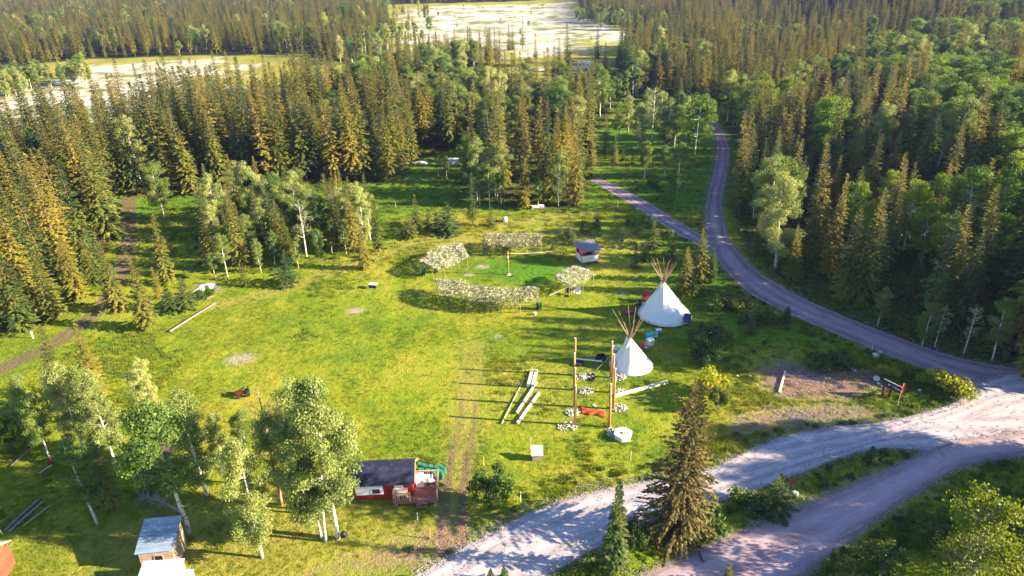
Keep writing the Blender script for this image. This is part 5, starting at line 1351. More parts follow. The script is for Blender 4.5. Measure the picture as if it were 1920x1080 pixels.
MB().prism([(-.18, 0), (-.1, .15), (.28, .13), (.34, 0), (.28, -.13), (-.1, -.15)], (0, 0, .05), (1, 0, 0), (0, 1, 0), (0, 0, 1), .03).build('blade', M['white'], sh)
b = G(1168, 820)
pl = thing('hexagonal_planter', 'white hexagonal planter with a yellow-green middle beside the last post', 'planter', b, .25)
MB().lathe([(.92, -.02), (.92, .50), (.86, .56), (.62, .60), (.30, .52), (.26, .40)], 6).build('basin', M['white'], pl)
MB().lathe([(.30, .50), (.22, .62), (.05, .68)], 9, cap_b=False).build('filling', plain('yellowish_plant', (.42, .44, .12), .9, .3), pl)
for k in range(6):
    a = k * math.pi / 3 + math.pi / 6; MB().box((.84 * math.cos(a), .84 * math.sin(a), .58), (.09, .90, .05), rz=a).build('rim_board', M['canvas'], pl)
b = G(1007, 860)
nb = thing('notice_board', 'white sloping notice board on a box base in the lawn', 'notice board', b, .03)
MB().box((0, 0, .42), (.95, .75, .84)).build('box_base', M['oldboard'], nb)
MB().box((0, -.02, 1.0), (1.15, 1.12, .06), rx=.45).build('top_panel', M['white'], nb)
for x in (-.42, .42): MB().box((x, .36, .62), (.09, .09, 1.24)).build('leg', M['rail'], nb)
def stake(px, py, ty, label, mat='lumber', r=.035):
    b = G(px, py); h = tall(b, ty); t = MB(); t.cyl((0, 0, -.1), (.03, .02, h), r, r * .85, 6); t.cyl((.03, .02, h), (.03, .02, h + .05), r * .85, .005, 6)
    return tag(t.build('stake', M[mat], None, b), label, 'stake')
stake(995, 842, 821, 'thin wooden stake standing behind the white notice board')
stake(907, 873, 857, 'wooden stake beside the grass track behind the large bush')
stake(976, 941, 923, 'white stake in the lawn between the large bush and the road', 'white')
stake(806, 1010, 991, 'wooden stake where the grass track meets the road', 'post', .05)
stake(1182, 862, 846, 'short stake in the shaded lawn near the tall spruce')
stake(742, 390, 380, 'short pale stake in the grass behind the grove')
stake(1158, 390, 381, 'small white stake in the meadow near the branch track', 'white')
stake(207, 606, 594, 'white stake beside the brown track', 'white')
stake(1222, 415, 404, 'white stake next to the thin spruce below the branch track', 'white')
stake(1634, 660, 645, 'white roadside stake near the boulders', 'white')
stake(783, 975, 962, 'short pale stake in the grass below the cabin deck', 'white')

# ------------------------------------------------------------------ camp furniture
def camp_chair(px, py, rz, mat, label, s=1.0):
    b = G(px, py); t = thing('camp_chair', label, 'chair', b, rz); t.scale = (s, s, s)
    for x in (-.28, .28):
        MB().tube([(x, -.28, 0), (-x, -.24, .42)], [.013] * 2, 5).build('leg', M['black'], t); MB().tube([(x, .28, 0), (-x, .24, .42)], [.013] * 2, 5).build('leg', M['black'], t)
        MB().tube([(x, .24, .42), (x * 1.05, .34, .95)], [.013] * 2, 5).build('back_post', M['black'], t)
        MB().box((x * 1.08, -.02, .62), (.09, .55, .03)).build('armrest', mat, t)
    MB().add([(-.27, -.28, .45), (.27, -.28, .45), (.27, .26, .38), (-.27, .26, .38), (-.27, -.28, .42), (.27, -.28, .42), (.27, .26, .35), (-.27, .26, .35)], [(0, 1, 2, 3), (7, 6, 5, 4), (0, 4, 5, 1), (1, 5, 6, 2), (2, 6, 7, 3), (3, 7, 4, 0)]).build('seat', mat, t)
    MB().add([(-.29, .25, .40), (.29, .25, .40), (.30, .36, .96), (-.30, .36, .96), (-.29, .28, .40), (.29, .28, .40), (.30, .39, .96), (-.30, .39, .96)], [(0, 1, 2, 3), (7, 6, 5, 4), (0, 4, 5, 1), (1, 5, 6, 2), (2, 6, 7, 3), (3, 7, 4, 0)]).build('backrest', mat, t)
    return t
camp_chair(1287, 610, -.35, M['blue'], 'blue folding camp chair against the road side of the large tepee', 1.55)
camp_chair(1208, 566, -.9, M['redplastic'], 'red folding camp chair behind the large tepee', 1.6)
camp_chair(1196, 576, -1.2, M['navy'], 'dark folding chair between the red chair and the red sled', 1.1)
camp_chair(1064, 553, -.6, M['navy'], 'dark folding chair in front of the short arbour shelter', 1.1)
camp_chair(1082, 556, -.3, M['lilac'], 'folding chair draped with a white blanket by the short shelter', 1.35)
camp_chair(1202, 655, -2.2, M['redplastic'], 'red folding chair half hidden behind the small tepee', 1.25)
camp_chair(1211, 656, -1.9, M['lilac'], 'white folding chair beside the red one behind the small tepee', .9)
b = G(1180, 588); sl = thing('red_sled', 'long red plastic sled on the grass beside the large tepee', 'sled', b, .35)
mb = MB(); prof = []
for i in range(13):
    u = i / 12 * 2 - 1; w = .42 * (1 - abs(u) ** 3.2) + .04; z = .10 + .25 * abs(u) ** 4
    for y, dz in ((-w, .26), (-w * .8, .02), (w * .8, .02), (w, .26)): mb.v.append((1.05 * u, y, z + dz))
for i in range(12):
    for k in range(3): a = i * 4 + k; mb.f.append((a, a + 1, a + 5, a + 4))
o = mb.build('hull', M['redplastic'], sl); o.modifiers.new('solid', 'SOLIDIFY').thickness = .03
for y in (-.25, .25): MB().box((0, y, .05), (1.5, .07, .08)).build('runner', M['redplastic'], sl)
MB().box((0, 0, .28), (1.2, .5, .16)).build('load_cover', plain('faded_red_cloth', (.5, .09, .12), .8), sl)
def cooler(px, py, rz, size, body, lid, label, name='cooler'):
    b = G(px, py); t = thing(name, label, 'cooler', b, rz); x, y, z = size
    MB().box((0, 0, z * .42), (x, y, z * .84), taper=1.05).build('body', body, t, bevel=.02)
    MB().box((0, 0, z * .92), (x * 1.1, y * 1.1, z * .16)).build('lid', lid, t, bevel=.02)
    for s in (-1, 1): MB().tube([(s * x * .53, -y * .2, z * .6), (s * x * .62, 0, z * .5), (s * x * .53, y * .2, z * .6)], [.02] * 3, 5).build('handle', lid, t)
    MB().box((0, -y * .56, z * .72), (.1, .04, .12)).build('latch', M['black'], t)
cooler(1217, 634, .4, (1.0, .6, .75), M['teal'], M['teal'], 'teal cooler standing behind the white crate')
cooler(1235, 624, .2, (.7, .5, .5), M['teal'], M['lilac'], 'small teal cooler set apart on the grass')
cooler(1227, 631, -.3, (.8, .6, .6), M['white'], M['teal'], 'white cooler with pale lid in the middle of the group')
b = G(1219, 646); cr = thing('wire_crate', 'white wire crate standing closest to the small tepee', 'crate', b, .5)
for s in (-1, 1):
    for k in range(5):
        MB().box((s * .4, -.3 + .15 * k, .38), (.03, .06, .74)).build('slat', M['white'], cr)
        MB().box((-.36 + .18 * k, s * .34, .38), (.07, .03, .74)).build('slat', M['white'], cr)
MB().box((0, 0, .04), (.82, .7, .05)).build('base', M['white'], cr); MB().box((0, 0, .78), (.86, .74, .05)).build('top', M['white'], cr)
def wheelie_bin(px, py, label, s=1.0):
    b = G(px, py); t = thing('green_bin', label, 'bin', b, .4); t.scale = (s, s, s)
    MB().box((0, 0, .5), (.5, .55, .9), taper=1.18).build('body', M['bin'], t)
    MB().box((0, -.02, .99), (.66, .74, .07), rx=-.08).build('lid', M['green'], t)
    for x in (-.27, .27): MB().cyl((x - .04, .3, .12), (x + .04, .3, .12), .12, .12, 10).build('wheel', M['rubber'], t)
    MB().cyl((-.25, .38, .92), (.25, .38, .92), .02, .02, 6).build('handle', M['black'], t)
wheelie_bin(1011, 580, 'dark green bin at the end of the longest arbour shelter')
wheelie_bin(794, 516, 'dark green bin at the outer end of the curved arbour shelter')
wheelie_bin(818, 511, 'dark green bin in the shade under the curved arbour shelter', .9)
b = G(1003, 590); bk = thing('white_bucket', 'small white bucket on the grass near the green bin', 'bucket', b)
MB().lathe([(.14, 0), (.18, .36), (.2, .36), (.2, .33)], 14).build('pail', M['white'], bk); MB().tube([(-.18, 0, .34), (0, .1, .5), (.18, 0, .34)], [.01] * 3, 4).build('handle', M['black'], bk)
b, rz, _ = heading((693, 541), (708, 541))
tbv = thing('camp_table', 'white-topped table standing alone in the open meadow', 'table', b, -.25)
MB().box((.55, .25, .72), (1.25, .85, .06)).build('table_top', M['white'], tbv)
for x in (.05, 1.05):
    for y in (-.1, .6): MB().box((x, y, .35), (.07, .07, .69)).build('leg', M['oldlog'], tbv)
MB().box((.55, -.16, .42), (1.2, .03, .45)).build('front_panel', M['black'], tbv)
b = G(947, 416); wb = thing('white_tank', 'white plastic tank at the meadow edge behind the arbour', 'tank', b)
MB().lathe([(.45, 0), (.47, .1), (.47, .8), (.4, .92), (.15, .98), (.14, 1.05)], 16).build('shell', M['white'], wb, smooth=True); MB().lathe([(.16, 1.04), (.16, 1.1), (.05, 1.12)], 12).build('cap', M['teal'], wb)
b = G(1008, 391); wr = thing('board_heap', 'heap of broken white and reddish boards at the edge of the middle wood', 'boards', b)
for k, (x, y, z, L, a, rx, m) in enumerate([(0, 0, .35, 2.2, .3, .5, 'white'), (.4, .2, .25, 1.8, -.5, .3, 'white'), (-.6, .1, .6, 1.7, .5, .2, 'rail'), (.3, -.4, .15, 2.4, -.3, .1, 'rail'), (.7, .3, .55, 1.4, .1, .9, 'lilac'), (-.9, -.1, .12, 1.2, 1.0, .1, 'oldboard')]):
    MB().box((x, y, z), (L, .35, .05), rz=a, rx=rx, ry=.15 * (-1) ** k).build('board', M[m], wr)
b = G(456, 742); lm = thing('garden_tractor', 'small dark red garden tractor on the lawn beyond the aspens', 'garden tractor', b, .4)
MB().box((-.35, 0, .55), (.75, .55, .35)).build('hood', plain('dark_maroon_paint', (.10, .015, .012), .5), lm); MB().box((.35, 0, .45), (.7, .6, .2)).build('chassis', M['black'], lm)
MB().box((.45, 0, .68), (.4, .42, .1)).build('seat', M['black'], lm); MB().box((.66, 0, .9), (.08, .4, .35)).build('backrest', M['black'], lm)
MB().tube([(0, 0, .7), (.1, 0, 1.0)], [.03, .03], 6).build('steering_column', M['black'], lm)
MB().lathe([(.17, -.015), (.2, 0), (.17, .015)], 12, (.1, 0, 1.0)).build('steering_wheel', M['black'], lm)
for x, rr in ((-.45, .22), (.5, .3)):
    for y in (-.42, .42): MB().cyl((x, y - .1, rr), (x, y + .1, rr), rr, rr, 14).build('wheel', M['rubber'], lm)
b = G(521, 800); sw = thing('timber_swing_frame', 'small timber A-frame half hidden beside the leafless reddish tree', 'frame', b, -.3)
for x in (-1, 1):
    MB().cyl((x, -.7, 0), (x, 0, 1.9), .06, .05, 6).build('leg', M['rail'], sw); MB().cyl((x, .7, 0), (x, 0, 1.9), .06, .05, 6).build('leg', M['rail'], sw)
MB().cyl((-1.3, 0, 1.9), (1.3, 0, 1.9), .06, .06, 6).build('top_beam', M['rail'], sw)
MB().box((0, 0, .45), (1.1, .4, .05)).build('seat', M['red'], sw)
for x in (-.5, .5): MB().tube([(x, 0, .47), (x, 0, 1.9)], [.01] * 2, 4).build('chain', M['black'], sw)
b = G(646, 1013); bg = thing('black_bag', 'black bag hanging on a hook stand beside the large pale aspen', 'bag', b)
MB().lathe([(.12, .35), (.26, .45), (.28, .75), (.18, .95), (.06, 1.02)], 12).build('sack', M['black'], bg); MB().tube([(.35, 0, -.1), (.35, 0, 1.5), (.15, 0, 1.75), (0, 0, 1.5), (0, 0, 1.0)], [.02] * 5, 5).build('hook_stand', M['black'], bg)
b = G(62, 634); hy = thing('water_standpipe', 'white water standpipe in the grass by the forest corner', 'standpipe', b)
MB().cyl((0, 0, 0), (0, 0, .8), .09, .08, 10).build('pipe', M['white'], hy); MB().lathe([(.14, .78), (.16, .9), (.1, 1.02), (.02, 1.06)], 12).build('head', M['white'], hy); MB().cyl((0, 0, .7), (.25, -.15, .6), .04, .04, 8).build('spout', M['white'], hy)
b = G(97, 868); dr = thing('red_barrel', 'small dark red barrel in the shade under an aspen', 'barrel', b)
MB().lathe([(.25, 0), (.27, .05), (.27, .3), (.285, .32), (.27, .34), (.27, .6), (.285, .62), (.27, .64), (.26, .85)], 14).build('drum', M['red'], dr); MB().lathe([(.26, .85), (.2, .87), (.05, .87)], 14, cap_b=False).build('lid', M['black'], dr)

# ------------------------------------------------------------------ red cabin with deck
hb, hrz, HL = heading((668, 939), (776, 934))
house = thing('red_cabin', 'small red cabin with slate-blue shingle roof and timber deck', 'cabin', hb, hrz)
HD, HW, RISE = 2.9, 2.0, 1.05
Lh = HL
wl = MB().box((Lh / 2, 0, HW / 2 + .12), (Lh, .08, HW)).build('front_wall', M['red'], house)
MB().box((Lh / 2, HD, HW / 2 + .12), (Lh, .08, HW)).build('rear_wall', M['red'], house)
for x in (0.0, Lh):
    MB().prism([(0.04, .12), (HD - .04, .12), (HD - .04, HW + .1), (HD / 2, HW + RISE - .02), (.04, HW + .1)], (x, 0, 0), (0, 1, 0), (0, 0, 1), (1, 0, 0), .08).build('gable_wall', M['red'], house)
for k in range(int(Lh / .16)):
    MB().box((.08 + .16 * k, -.052, HW / 2 + .12), (.02, .02, HW - .02)).build('batten', M['red'], wl)
def roof_side(sgn):
    L2 = math.hypot(HD / 2 + .35, RISE * (HD / 2 + .35) / (HD / 2)); ang = math.atan2(RISE, HD / 2)
    y0 = -.35 if sgn > 0 else HD + .35; z0 = HW + .14 - .35 * RISE / (HD / 2)
    d = Vector((0, math.cos(ang) * sgn, math.sin(ang))); nrm = Vector((0, -math.sin(ang) * sgn, math.cos(ang)))
    rp = MB(); a = Vector((-.3, y0, z0)); bb = Vector((Lh + .25, y0, z0))
    vs = [a, bb, bb + d * L2, a + d * L2]; vs += [v + nrm * .06 for v in vs]
    rp.add(vs, [(3, 2, 1, 0), (4, 5, 6, 7), (0, 1, 5, 4), (1, 2, 6, 5), (2, 3, 7, 6), (3, 0, 4, 7)])
    ro = rp.build('roof', M['shingle'], house)
    r = random.Random(5 + sgn); rows = 11; cw = .34; n = int((Lh + .55) / cw)
    cols = [plain(f'shingle_{i}', c, .85, .25, 3) for i, c in enumerate([(.014, .018, .055), (.020, .025, .072), (.030, .034, .085), (.022, .022, .05), (.038, .036, .072)])]
    me = {}
    for i in range(rows):
        for k in range(n):
            o = (i % 2) * cw / 2; x = -.3 + k * cw + o
            w = min(cw - .012, Lh + .25 - x)
            if w < .06: continue
            p = Vector((x + w / 2, y0, z0)) + d * (L2 * (i + .5) / rows) + nrm * (.075 + .004 * r.random())
            key = (round(w, 2), r.randrange(5))
            if key not in me: me[key] = MB().box((0, 0, 0), (w, L2 / rows * 1.12, .022), rx=(ang - .035) * sgn).mesh('shingle', cols[key[1]])
            if sgn > 0 and x > 2.2 and k >= 0:
                so = bpy.data.objects.new('shingle', me[key]); COL.objects.link(so); so.parent = ro; so.location = p
            elif sgn > 0:
                so = bpy.data.objects.new('shingle', me[key]); COL.objects.link(so); so.parent = ro; so.location = p
    return ro
roof_side(1); roof_side(-1)
MB().box((Lh / 2 - .02, HD / 2, HW + RISE + .18), (Lh + .56, .26, .05)).build('ridge_cap', M['shingle'], house)
for s_ in (1, -1):
    ang = math.atan2(RISE, HD / 2) * s_
    MB().box((Lh + .27, HD / 2 - s_ * (HD / 4 + .17), HW + RISE / 2 - .0), (.04, HD / 2 + .65, .16), rx=ang).build('barge_board', M['rail'], house)
wp = MB().box((1.35, -.10, 1.30), (2.5, .05, 1.15)).build('white_panel', M['white'], house)
wi = MB().box((1.95, -.14, 1.15), (.72, .03, .55)).build('window', M['glass'], house)
for z in (.86, 1.44): MB().box((1.95, -.165, z), (.82, .03, .06)).build('window_frame', M['white'], wi)
for x in (1.56, 2.34): MB().box((x, -.165, 1.15), (.06, .03, .52)).build('window_frame', M['white'], wi)
dp = MB().box((4.05, -.07, 1.12), (.82, .05, 1.9)).build('door', M['white'], house)
MB().box((4.35, -.11, 1.1), (.05, .05, .12)).build('door_handle', M['black'], dp)
# deck: wraps the end of the cabin
D0, D1, DY0, DY1, DZ = Lh - 1.7, Lh + 2.25, -.95, 2.0, .5
nb_ = 22
for k in range(nb_):
    y = DY0 + (DY1 - DY0) * (k + .5) / nb_
    x0 = D0 if y < -.08 else Lh + .06
    MB().box(((x0 + D1) / 2, y, DZ), (D1 - x0, (DY1 - DY0) / nb_ - .014, .045)).build('deck_board', M['deck'], house)
for (x, y, x2, y2) in ((D0, DY0, D1, DY0), (D1, DY0, D1, DY1), (Lh + .1, DY1, D1, DY1)):
    MB().beam((x, y, DZ - .14), (x2, y2, DZ - .14), .06, .2).build('skirt_board', M['deck'], house)
segs = [((D0, DY0), (D0 + 1.5, DY0)), ((D1, DY0 + .1), (D1, DY1)), ((Lh + .15, DY1), (D1, DY1)), ((D0, -.2), (D0, DY0))]
for (xa, ya), (xb, yb) in segs:
    L = math.hypot(xb - xa, yb - ya); n = max(1, int(round(L / 1.5)))
    for k in range(n + 1):
        q = k / n; MB().box((xa + (xb - xa) * q, ya + (yb - ya) * q, DZ + .45), (.09, .09, .95)).build('rail_post', M['rail'], house)
    MB().beam((xa, ya, DZ + .95), (xb, yb, DZ + .95), .12, .05).build('handrail', M['rail'], house)
    m = max(2, int(L / .17))
    for k in range(1, m):
        q = k / m; MB().box((xa + (xb - xa) * q, ya + (yb - ya) * q, DZ + .48), (.04, .04, .86)).build('baluster', M['rail'], house)
for x in (D0 + .2, Lh + .5, D1 - .2):
    for y in (DY0 + .15, DY1 - .15): MB().box((x, y, .2), (.2, .2, .5)).build('footing_block', M['stonedark'], house)
for k in range(2): MB().box((D1 - 1.4, DY0 - .15 - .25 * k, DZ - .16 - .17 * k), (1.0, .27, .05)).build('step', M['deck'], house)
def on_house(x, y, z):
    c, s = math.cos(hrz), math.sin(hrz); return (hb[0] + c * x - s * y, hb[1] + s * x + c * y, hb[2] + z)
fr = thing('white_cabinet', 'white upright cabinet on the cabin deck against the wall', 'cabinet', on_house(Lh + .55, 1.1, DZ + .023), hrz)
MB().box((0, 0, .62), (.72, .62, 1.22)).build('body', M['white'], fr); MB().box((0, -.33, .62), (.68, .03, 1.16)).build('door', M['white'], fr); MB().box((.26, -.36, .7), (.03, .03, .3)).build('handle', M['stonedark'], fr)
fz = thing('white_chest', 'low white chest behind the cabinet on the cabin deck', 'chest', on_house(Lh + 1.3, 1.55, DZ + .023), hrz)
MB().box((0, 0, .3), (.8, .5, .6)).build('body', M['white'], fz); MB().box((0, 0, .63), (.84, .54, .06)).build('lid', M['white'], fz)
gr = thing('barbecue', 'black covered barbecue on the cabin deck', 'barbecue', on_house(Lh + 1.6, .75, DZ + .023), hrz)
for x in (-.3, .3):
    for y in (-.2, .2): MB().box((x, y, .28), (.04, .04, .56)).build('leg', M['black'], gr)
MB().box((0, 0, .62), (.75, .5, .18)).build('firebox', M['black'], gr); MB().lathe([(.42, .71), (.40, .86), (.25, .98), (.02, 1.02)], 14, sy=.62, cap_b=False).build('hood', M['lilac'], gr); MB().cyl((-.2, -.3, .82), (.2, -.3, .82), .02, .02, 6).build('handle', M['stonedark'], gr)
ch = thing('deck_bench', 'pale wooden bench on the front of the cabin deck', 'bench', on_house(D0 + .75, -.42, DZ + .023), hrz)
MB().box((0, 0, .42), (1.0, .38, .05)).build('seat', M['lumber'], ch); MB().box((0, .2, .68), (1.0, .04, .45)).build('backrest', M['lumber'], ch)
for x in (-.4, .4): MB().box((x, 0, .2), (.06, .34, .4)).build('leg', M['lumber'], ch)
BN = [(1.05, 3.4), (1.65, 3.25), (2.2, 3.05), (.72, 2.88), (1.35, 2.72), (1.95, 2.52), (2.55, 2.52), (.6, 3.65), (2.75, 3.1)]
BL = ['at the back corner, first', 'in the back row beside the first', 'in the back row, middle', 'closest to the cabin wall', 'in the middle of the cluster', 'nearest the deck rail', 'at the front by the deck corner', 'tucked under the eave', 'outermost toward the grass track']
for (x, y), l in zip(BN, BL):
    d = thing('green_barrel', f'green plastic barrel beside the cabin deck, {l}', 'barrel', on_house(Lh + x - .15, y - .0, .0), random.uniform(0, 6), 'green barrels beside the cabin deck')
    MB().lathe([(.26, 0), (.28, .04), (.29, .3), (.31, .33), (.29, .36), (.29, .6), (.31, .63), (.29, .66), (.28, .90), (.29, .93), (.27, .95), (.25, .92)], 18).build('drum', M['green'], d, smooth=False)
    MB().lathe([(.25, .925), (.2, .93), (.02, .93)], 18, cap_b=False).build('lid', M['greenlid'], d)
    MB().cyl((.14, 0, .92), (.14, 0, .965), .04, .04, 8).build('bung', M['black'], d)

# ------------------------------------------------------------------ metal-roofed shed and the lower roof in front of it
def shed(pa, pb, depth, h_front, h_back, over, wallmat, roofmat, label, name='board_shed', win=True, sheets=6):
    b, rz, L = heading(pa, pb); t = thing(name, label, 'shed', b, rz)
    sl = (h_back - h_front) / depth; ang = math.atan(sl); nbd = int(h_front / .17)
    for k in range(nbd):
        MB().box((L / 2, 0, h_front * (k + .5) / nbd), (L, .05, h_front / nbd - .012)).build('wall_board', wallmat, t)
    for x in (0, L): MB().prism([(0.03, 0), (depth, 0), (depth, h_back - .05), (.03, h_front - .03)], (x, 0, 0), (0, 1, 0), (0, 0, 1), (1, 0, 0), .05).build('side_wall', wallmat, t)
    MB().box((L / 2, depth + .03, h_back / 2 - .03), (L, .05, h_back - .06)).build('rear_wall', wallmat, t)
    for k in range(sheets):
        y = -over + (depth + 2 * over) * (k + .5) / sheets
        MB().box((L / 2, y, h_front + .05 + sl * y + .006 * (k % 2)), (L + 2 * over, ((depth + 2 * over) / sheets + .05) / math.cos(ang), .02), rx=ang, ry=random.uniform(-.004, .004)).build('roof_sheet', roofmat, t)
    if win:
        w = MB().box((L * .56, -.035, h_front * .58), (.62, .03, .66)).build('window_opening', M['dark'], t)
        for dx in (-.34, .34): MB().box((L * .56 + dx, -.05, h_front * .58), (.06, .04, .78)).build('frame', M['oldboard'], w)
        for dz in (-.37, .37): MB().box((L * .56, -.052, h_front * .58 + dz), (.62, .04, .06)).build('frame', M['oldboard'], w)
        MB().box((L * .56, -.045, h_front * .22), (.6, .04, .18)).build('patch_board', M['redboard'], t)
    return t
shed((270, 1072), (333, 1065), 2.6, 2.15, 2.95, .18, M['oldboard'], M['metalroof'], 'weathered board shed with mottled blue metal roof near the forked aspen')
shed((262, 1124), (336, 1118), 2.0, 1.3, 1.75, .1, M['oldboard'], M['white'], 'low lean-to with bright white roof in front of the weathered shed', 'lean_to', False, 4)
shed((334, 1120), (360, 1117), 1.3, 1.0, 1.3, .06, M['oldboard'], M['white'], 'small white-roofed box beside the white lean-to', 'storage_box', False, 2)
b = G(355, 1088); yb = thing('yellow_barrel', 'yellow barrel with white lid beside the white lean-to', 'barrel', b)
MB().lathe([(.24, 0), (.27, .05), (.28, .4), (.3, .43), (.28, .46), (.27, .85), (.25, .9)], 16).build('drum', M['yellow'], yb); MB().lathe([(.29, .88), (.29, .95), (.22, .99), (.02, 1.0)], 16, cap_b=False).build('lid', M['white'], yb)
MB().box((.29, 0, .5), (.02, .2, .3)).build('red_label', M['red'], yb)
# plank cabin at the frame corner
b, rz, L = heading((-112, 1130), (-6, 1116))
pc = thing('plank_cabin', 'reddish log cabin corner with white metal roof at the picture edge', 'cabin', b, rz)
for k in range(10): MB().cyl((0, 0, .12 + .22 * k), (L, 0, .12 + .22 * k), .11, .11, 7).build('wall_log', M['redboard'], pc)
for k in range(10): MB().cyl((L - .05, -.1, .20 + .22 * k), (L - .05, 3.2, .20 + .22 * k), .11, .11, 7).build('wall_log', M['redboard'], pc)
for k in range(5): MB().cyl((L - .05, .6 + .22 * k, 2.4 + .2 * k), (L - .05, 2.6 - .22 * k, 2.4 + .2 * k), .11, .11, 7).build('gable_log', M['redboard'], pc)
for s in (1, -1):
    for k in range(4):
        MB().box((L * (k + .5) / 4 + .1, 1.6 - s * .98, 2.85), (L / 4 + .12, 2.3, .05), rx=s * .55).build('roof_sheet', M['white'], pc)
MB().box((L + .08, .63, 2.78), (.06, 2.3, .18), rx=.55).build('barge_board', M['canvas'], pc)
# brown-roofed shelter among the aspens
b, rz, L = heading((262, 928), (312, 922))
bs = thing('brown_roofed_shelter', 'old shelter with two-tier brown board roof among the aspens', 'shelter', b, rz)
for x in (0, L):
    for y in (0, 3.4): MB().cyl((x, y, 0), (x, y, 2.2 if y else 1.7), .08, .07, 7).build('post', M['oldlog'], bs)
for k in range(9):
    MB().box((-.2 + (L + .4) * (k + .5) / 9, .55, 2.0), ((L + .4) / 9 - .02, 1.9, .05), rx=.34).build('roof_board', M['brownroof'], bs)
    MB().box((-.6 + (L + 1.2) * (k + .5) / 9, 2.45, 2.75), ((L + 1.2) / 9 - .02, 2.2, .05), rx=.30).build('roof_board', M['brownroof'], bs)
for y in (0, 1.5, 3.4): MB().box((L / 2, y, 1.74 + .30 * y), (L + .4, .1, .12)).build('purlin', M['oldlog'], bs)
MB().box((L / 2, 3.4, 1.1), (L, .06, 2.0)).build('rear_wall', M['oldboard'], bs)
b = G(318, 888); rk = thing('red_shutter', 'small red-framed board leaning by the brown-roofed shelter', 'board', b, .8)
MB().box((0, 0, .55), (.9, .05, 1.1), rx=.3).build('panel', M['redboard'], rk)
for x in (-.45, .45): MB().box((x, -.04, .55), (.07, .05, 1.15), rx=.3).build('frame', M['lumber'], rk)
# fallen dead crown
b = G(345, 965); r = random.Random(9)
fd = thing('fallen_dead_tree', 'fallen grey dead tree with curling branches behind the metal-roofed shed', 'dead tree', b, 0)
e = G(268, 935) - b
MB().tube([(0, 0, .25), tuple(e * .5 + [0, 0, .6]), tuple(e + [0, 0, .4])], [.14, .09, .04], 7).build('trunk', M['deadwood'], fd)
mb = MB()
for k in range(60):
    q = r.uniform(.25, 1.0); p = Vector(e * q) + Vector((0, 0, .35 + .3 * math.sin(q * 3)))
    a = math.pi + r.uniform(-1.5, 1.3); L = r.uniform(.8, 2.2); pts = [p]; d = Vector((math.cos(a), math.sin(a), r.uniform(.1, .9))); tw = r.uniform(-.5, .5)
    for s in range(5):
        d = Vector((d.x * math.cos(tw) - d.y * math.sin(tw), d.x * math.sin(tw) + d.y * math.cos(tw), d.z - .22)).normalized(); pts.append(pts[-1] + d * L / 5)
        if pts[-1].z < .03: pts[-1].z = .03
    mb.tube(pts, [.028, .024, .02, .015, .01, .005], 4)
mb.build('branches', M['deadwood'], fd, kind='stuff')

# ------------------------------------------------------------------ junction sign, flag, boulders
b, rz, L = heading((1660, 744), (1677, 752))
sg = thing('roadside_sign', 'dark slanted board sign on brown legs at the road junction', 'sign', b, -.75)
MB().box((.55, 0, 1.55), (2.2, .07, .85), ry=.16).build('board', M['signbrown'], sg)
for x, z in ((.1, 1.72), (.5, 1.62), (.78, 1.56), (1.05, 1.5), (1.35, 1.46)):
    MB().box((x, -.042, z - .08), (.2 if x != .5 else .08, .012, .16), ry=.16).build('lettering', M['lilac'], sg)
MB().box((.55, -.045, 1.98), (2.2, .03, .06), ry=.16).build('edge_trim', M['white'], sg)
for x in (-.35, .35): MB().box((x, .05, .75), (.32, .1, 1.5), ry=.08 * (1 if x > 0 else -1)).build('leg', M['redboard'], sg)
MB().box((-.5, .12, .6), (.12, .1, 1.2), ry=-.2).build('brace', M['lilac'], sg)
b = G(1682, 762); fl = thing('flag_stake', 'thin stake with a red flag in front of the dark junction sign', 'flag', b)
MB().cyl((0, 0, -.1), (.12, .08, 2.9), .03, .022, 6).build('staff', M['lumber'], fl)
mb = MB(); mb.add([(.08, .06, 1.55), (.30, .05, 1.75), (.42, .0, 2.3), (.30, .1, 2.95), (.10, .08, 2.85), (.08, .02, 2.2)], [(0, 1, 2, 3, 4, 5)])
o = mb.build('cloth', M['flag'], fl); o.modifiers.new('solid', 'SOLIDIFY').thickness = .015
b = G(1482, 918); rs_ = thing('red_sign', 'small red diamond sign on the grassy island', 'sign', b, -.4)
MB().cyl((0, 0, -.1), (0, 0, 1.0), .03, .03, 6).build('post', M['oldlog'], rs_); MB().prism([(-.42, 0), (0, -.30), (.42, 0), (0, .30)], (0, -.05, .95), (1, 0, 0), (0, 0, 1), (0, 1, 0), .03).build('plate', plain('faded_red_paint', (.40, .07, .035), .6), rs_)
def boulder(px, py, s, label, seed):
    r = random.Random(seed); me = bpy.data.meshes.new('boulder'); import bmesh
    bm = bmesh.new(); bmesh.ops.create_icosphere(bm, subdivisions=2, radius=s)
    for v in bm.verts:
        k = 1 + .16 * math.sin(v.co.x * 7 / s + seed) * math.cos(v.co.y * 5 / s) + r.uniform(-.06, .06); v.co = Vector((v.co.x * k * 1.15, v.co.y * k * .9, v.co.z * k * .7 + s * .35))
    bm.to_mesh(me); bm.free(); me.materials.append(M['stone'])
    o = bpy.data.objects.new('boulder', me); COL.objects.link(o); p = G(px, py); o.location = tuple(p); o.rotation_euler = (0, 0, seed)
    return tag(o, label, 'boulder', 'white boulders at the junction')
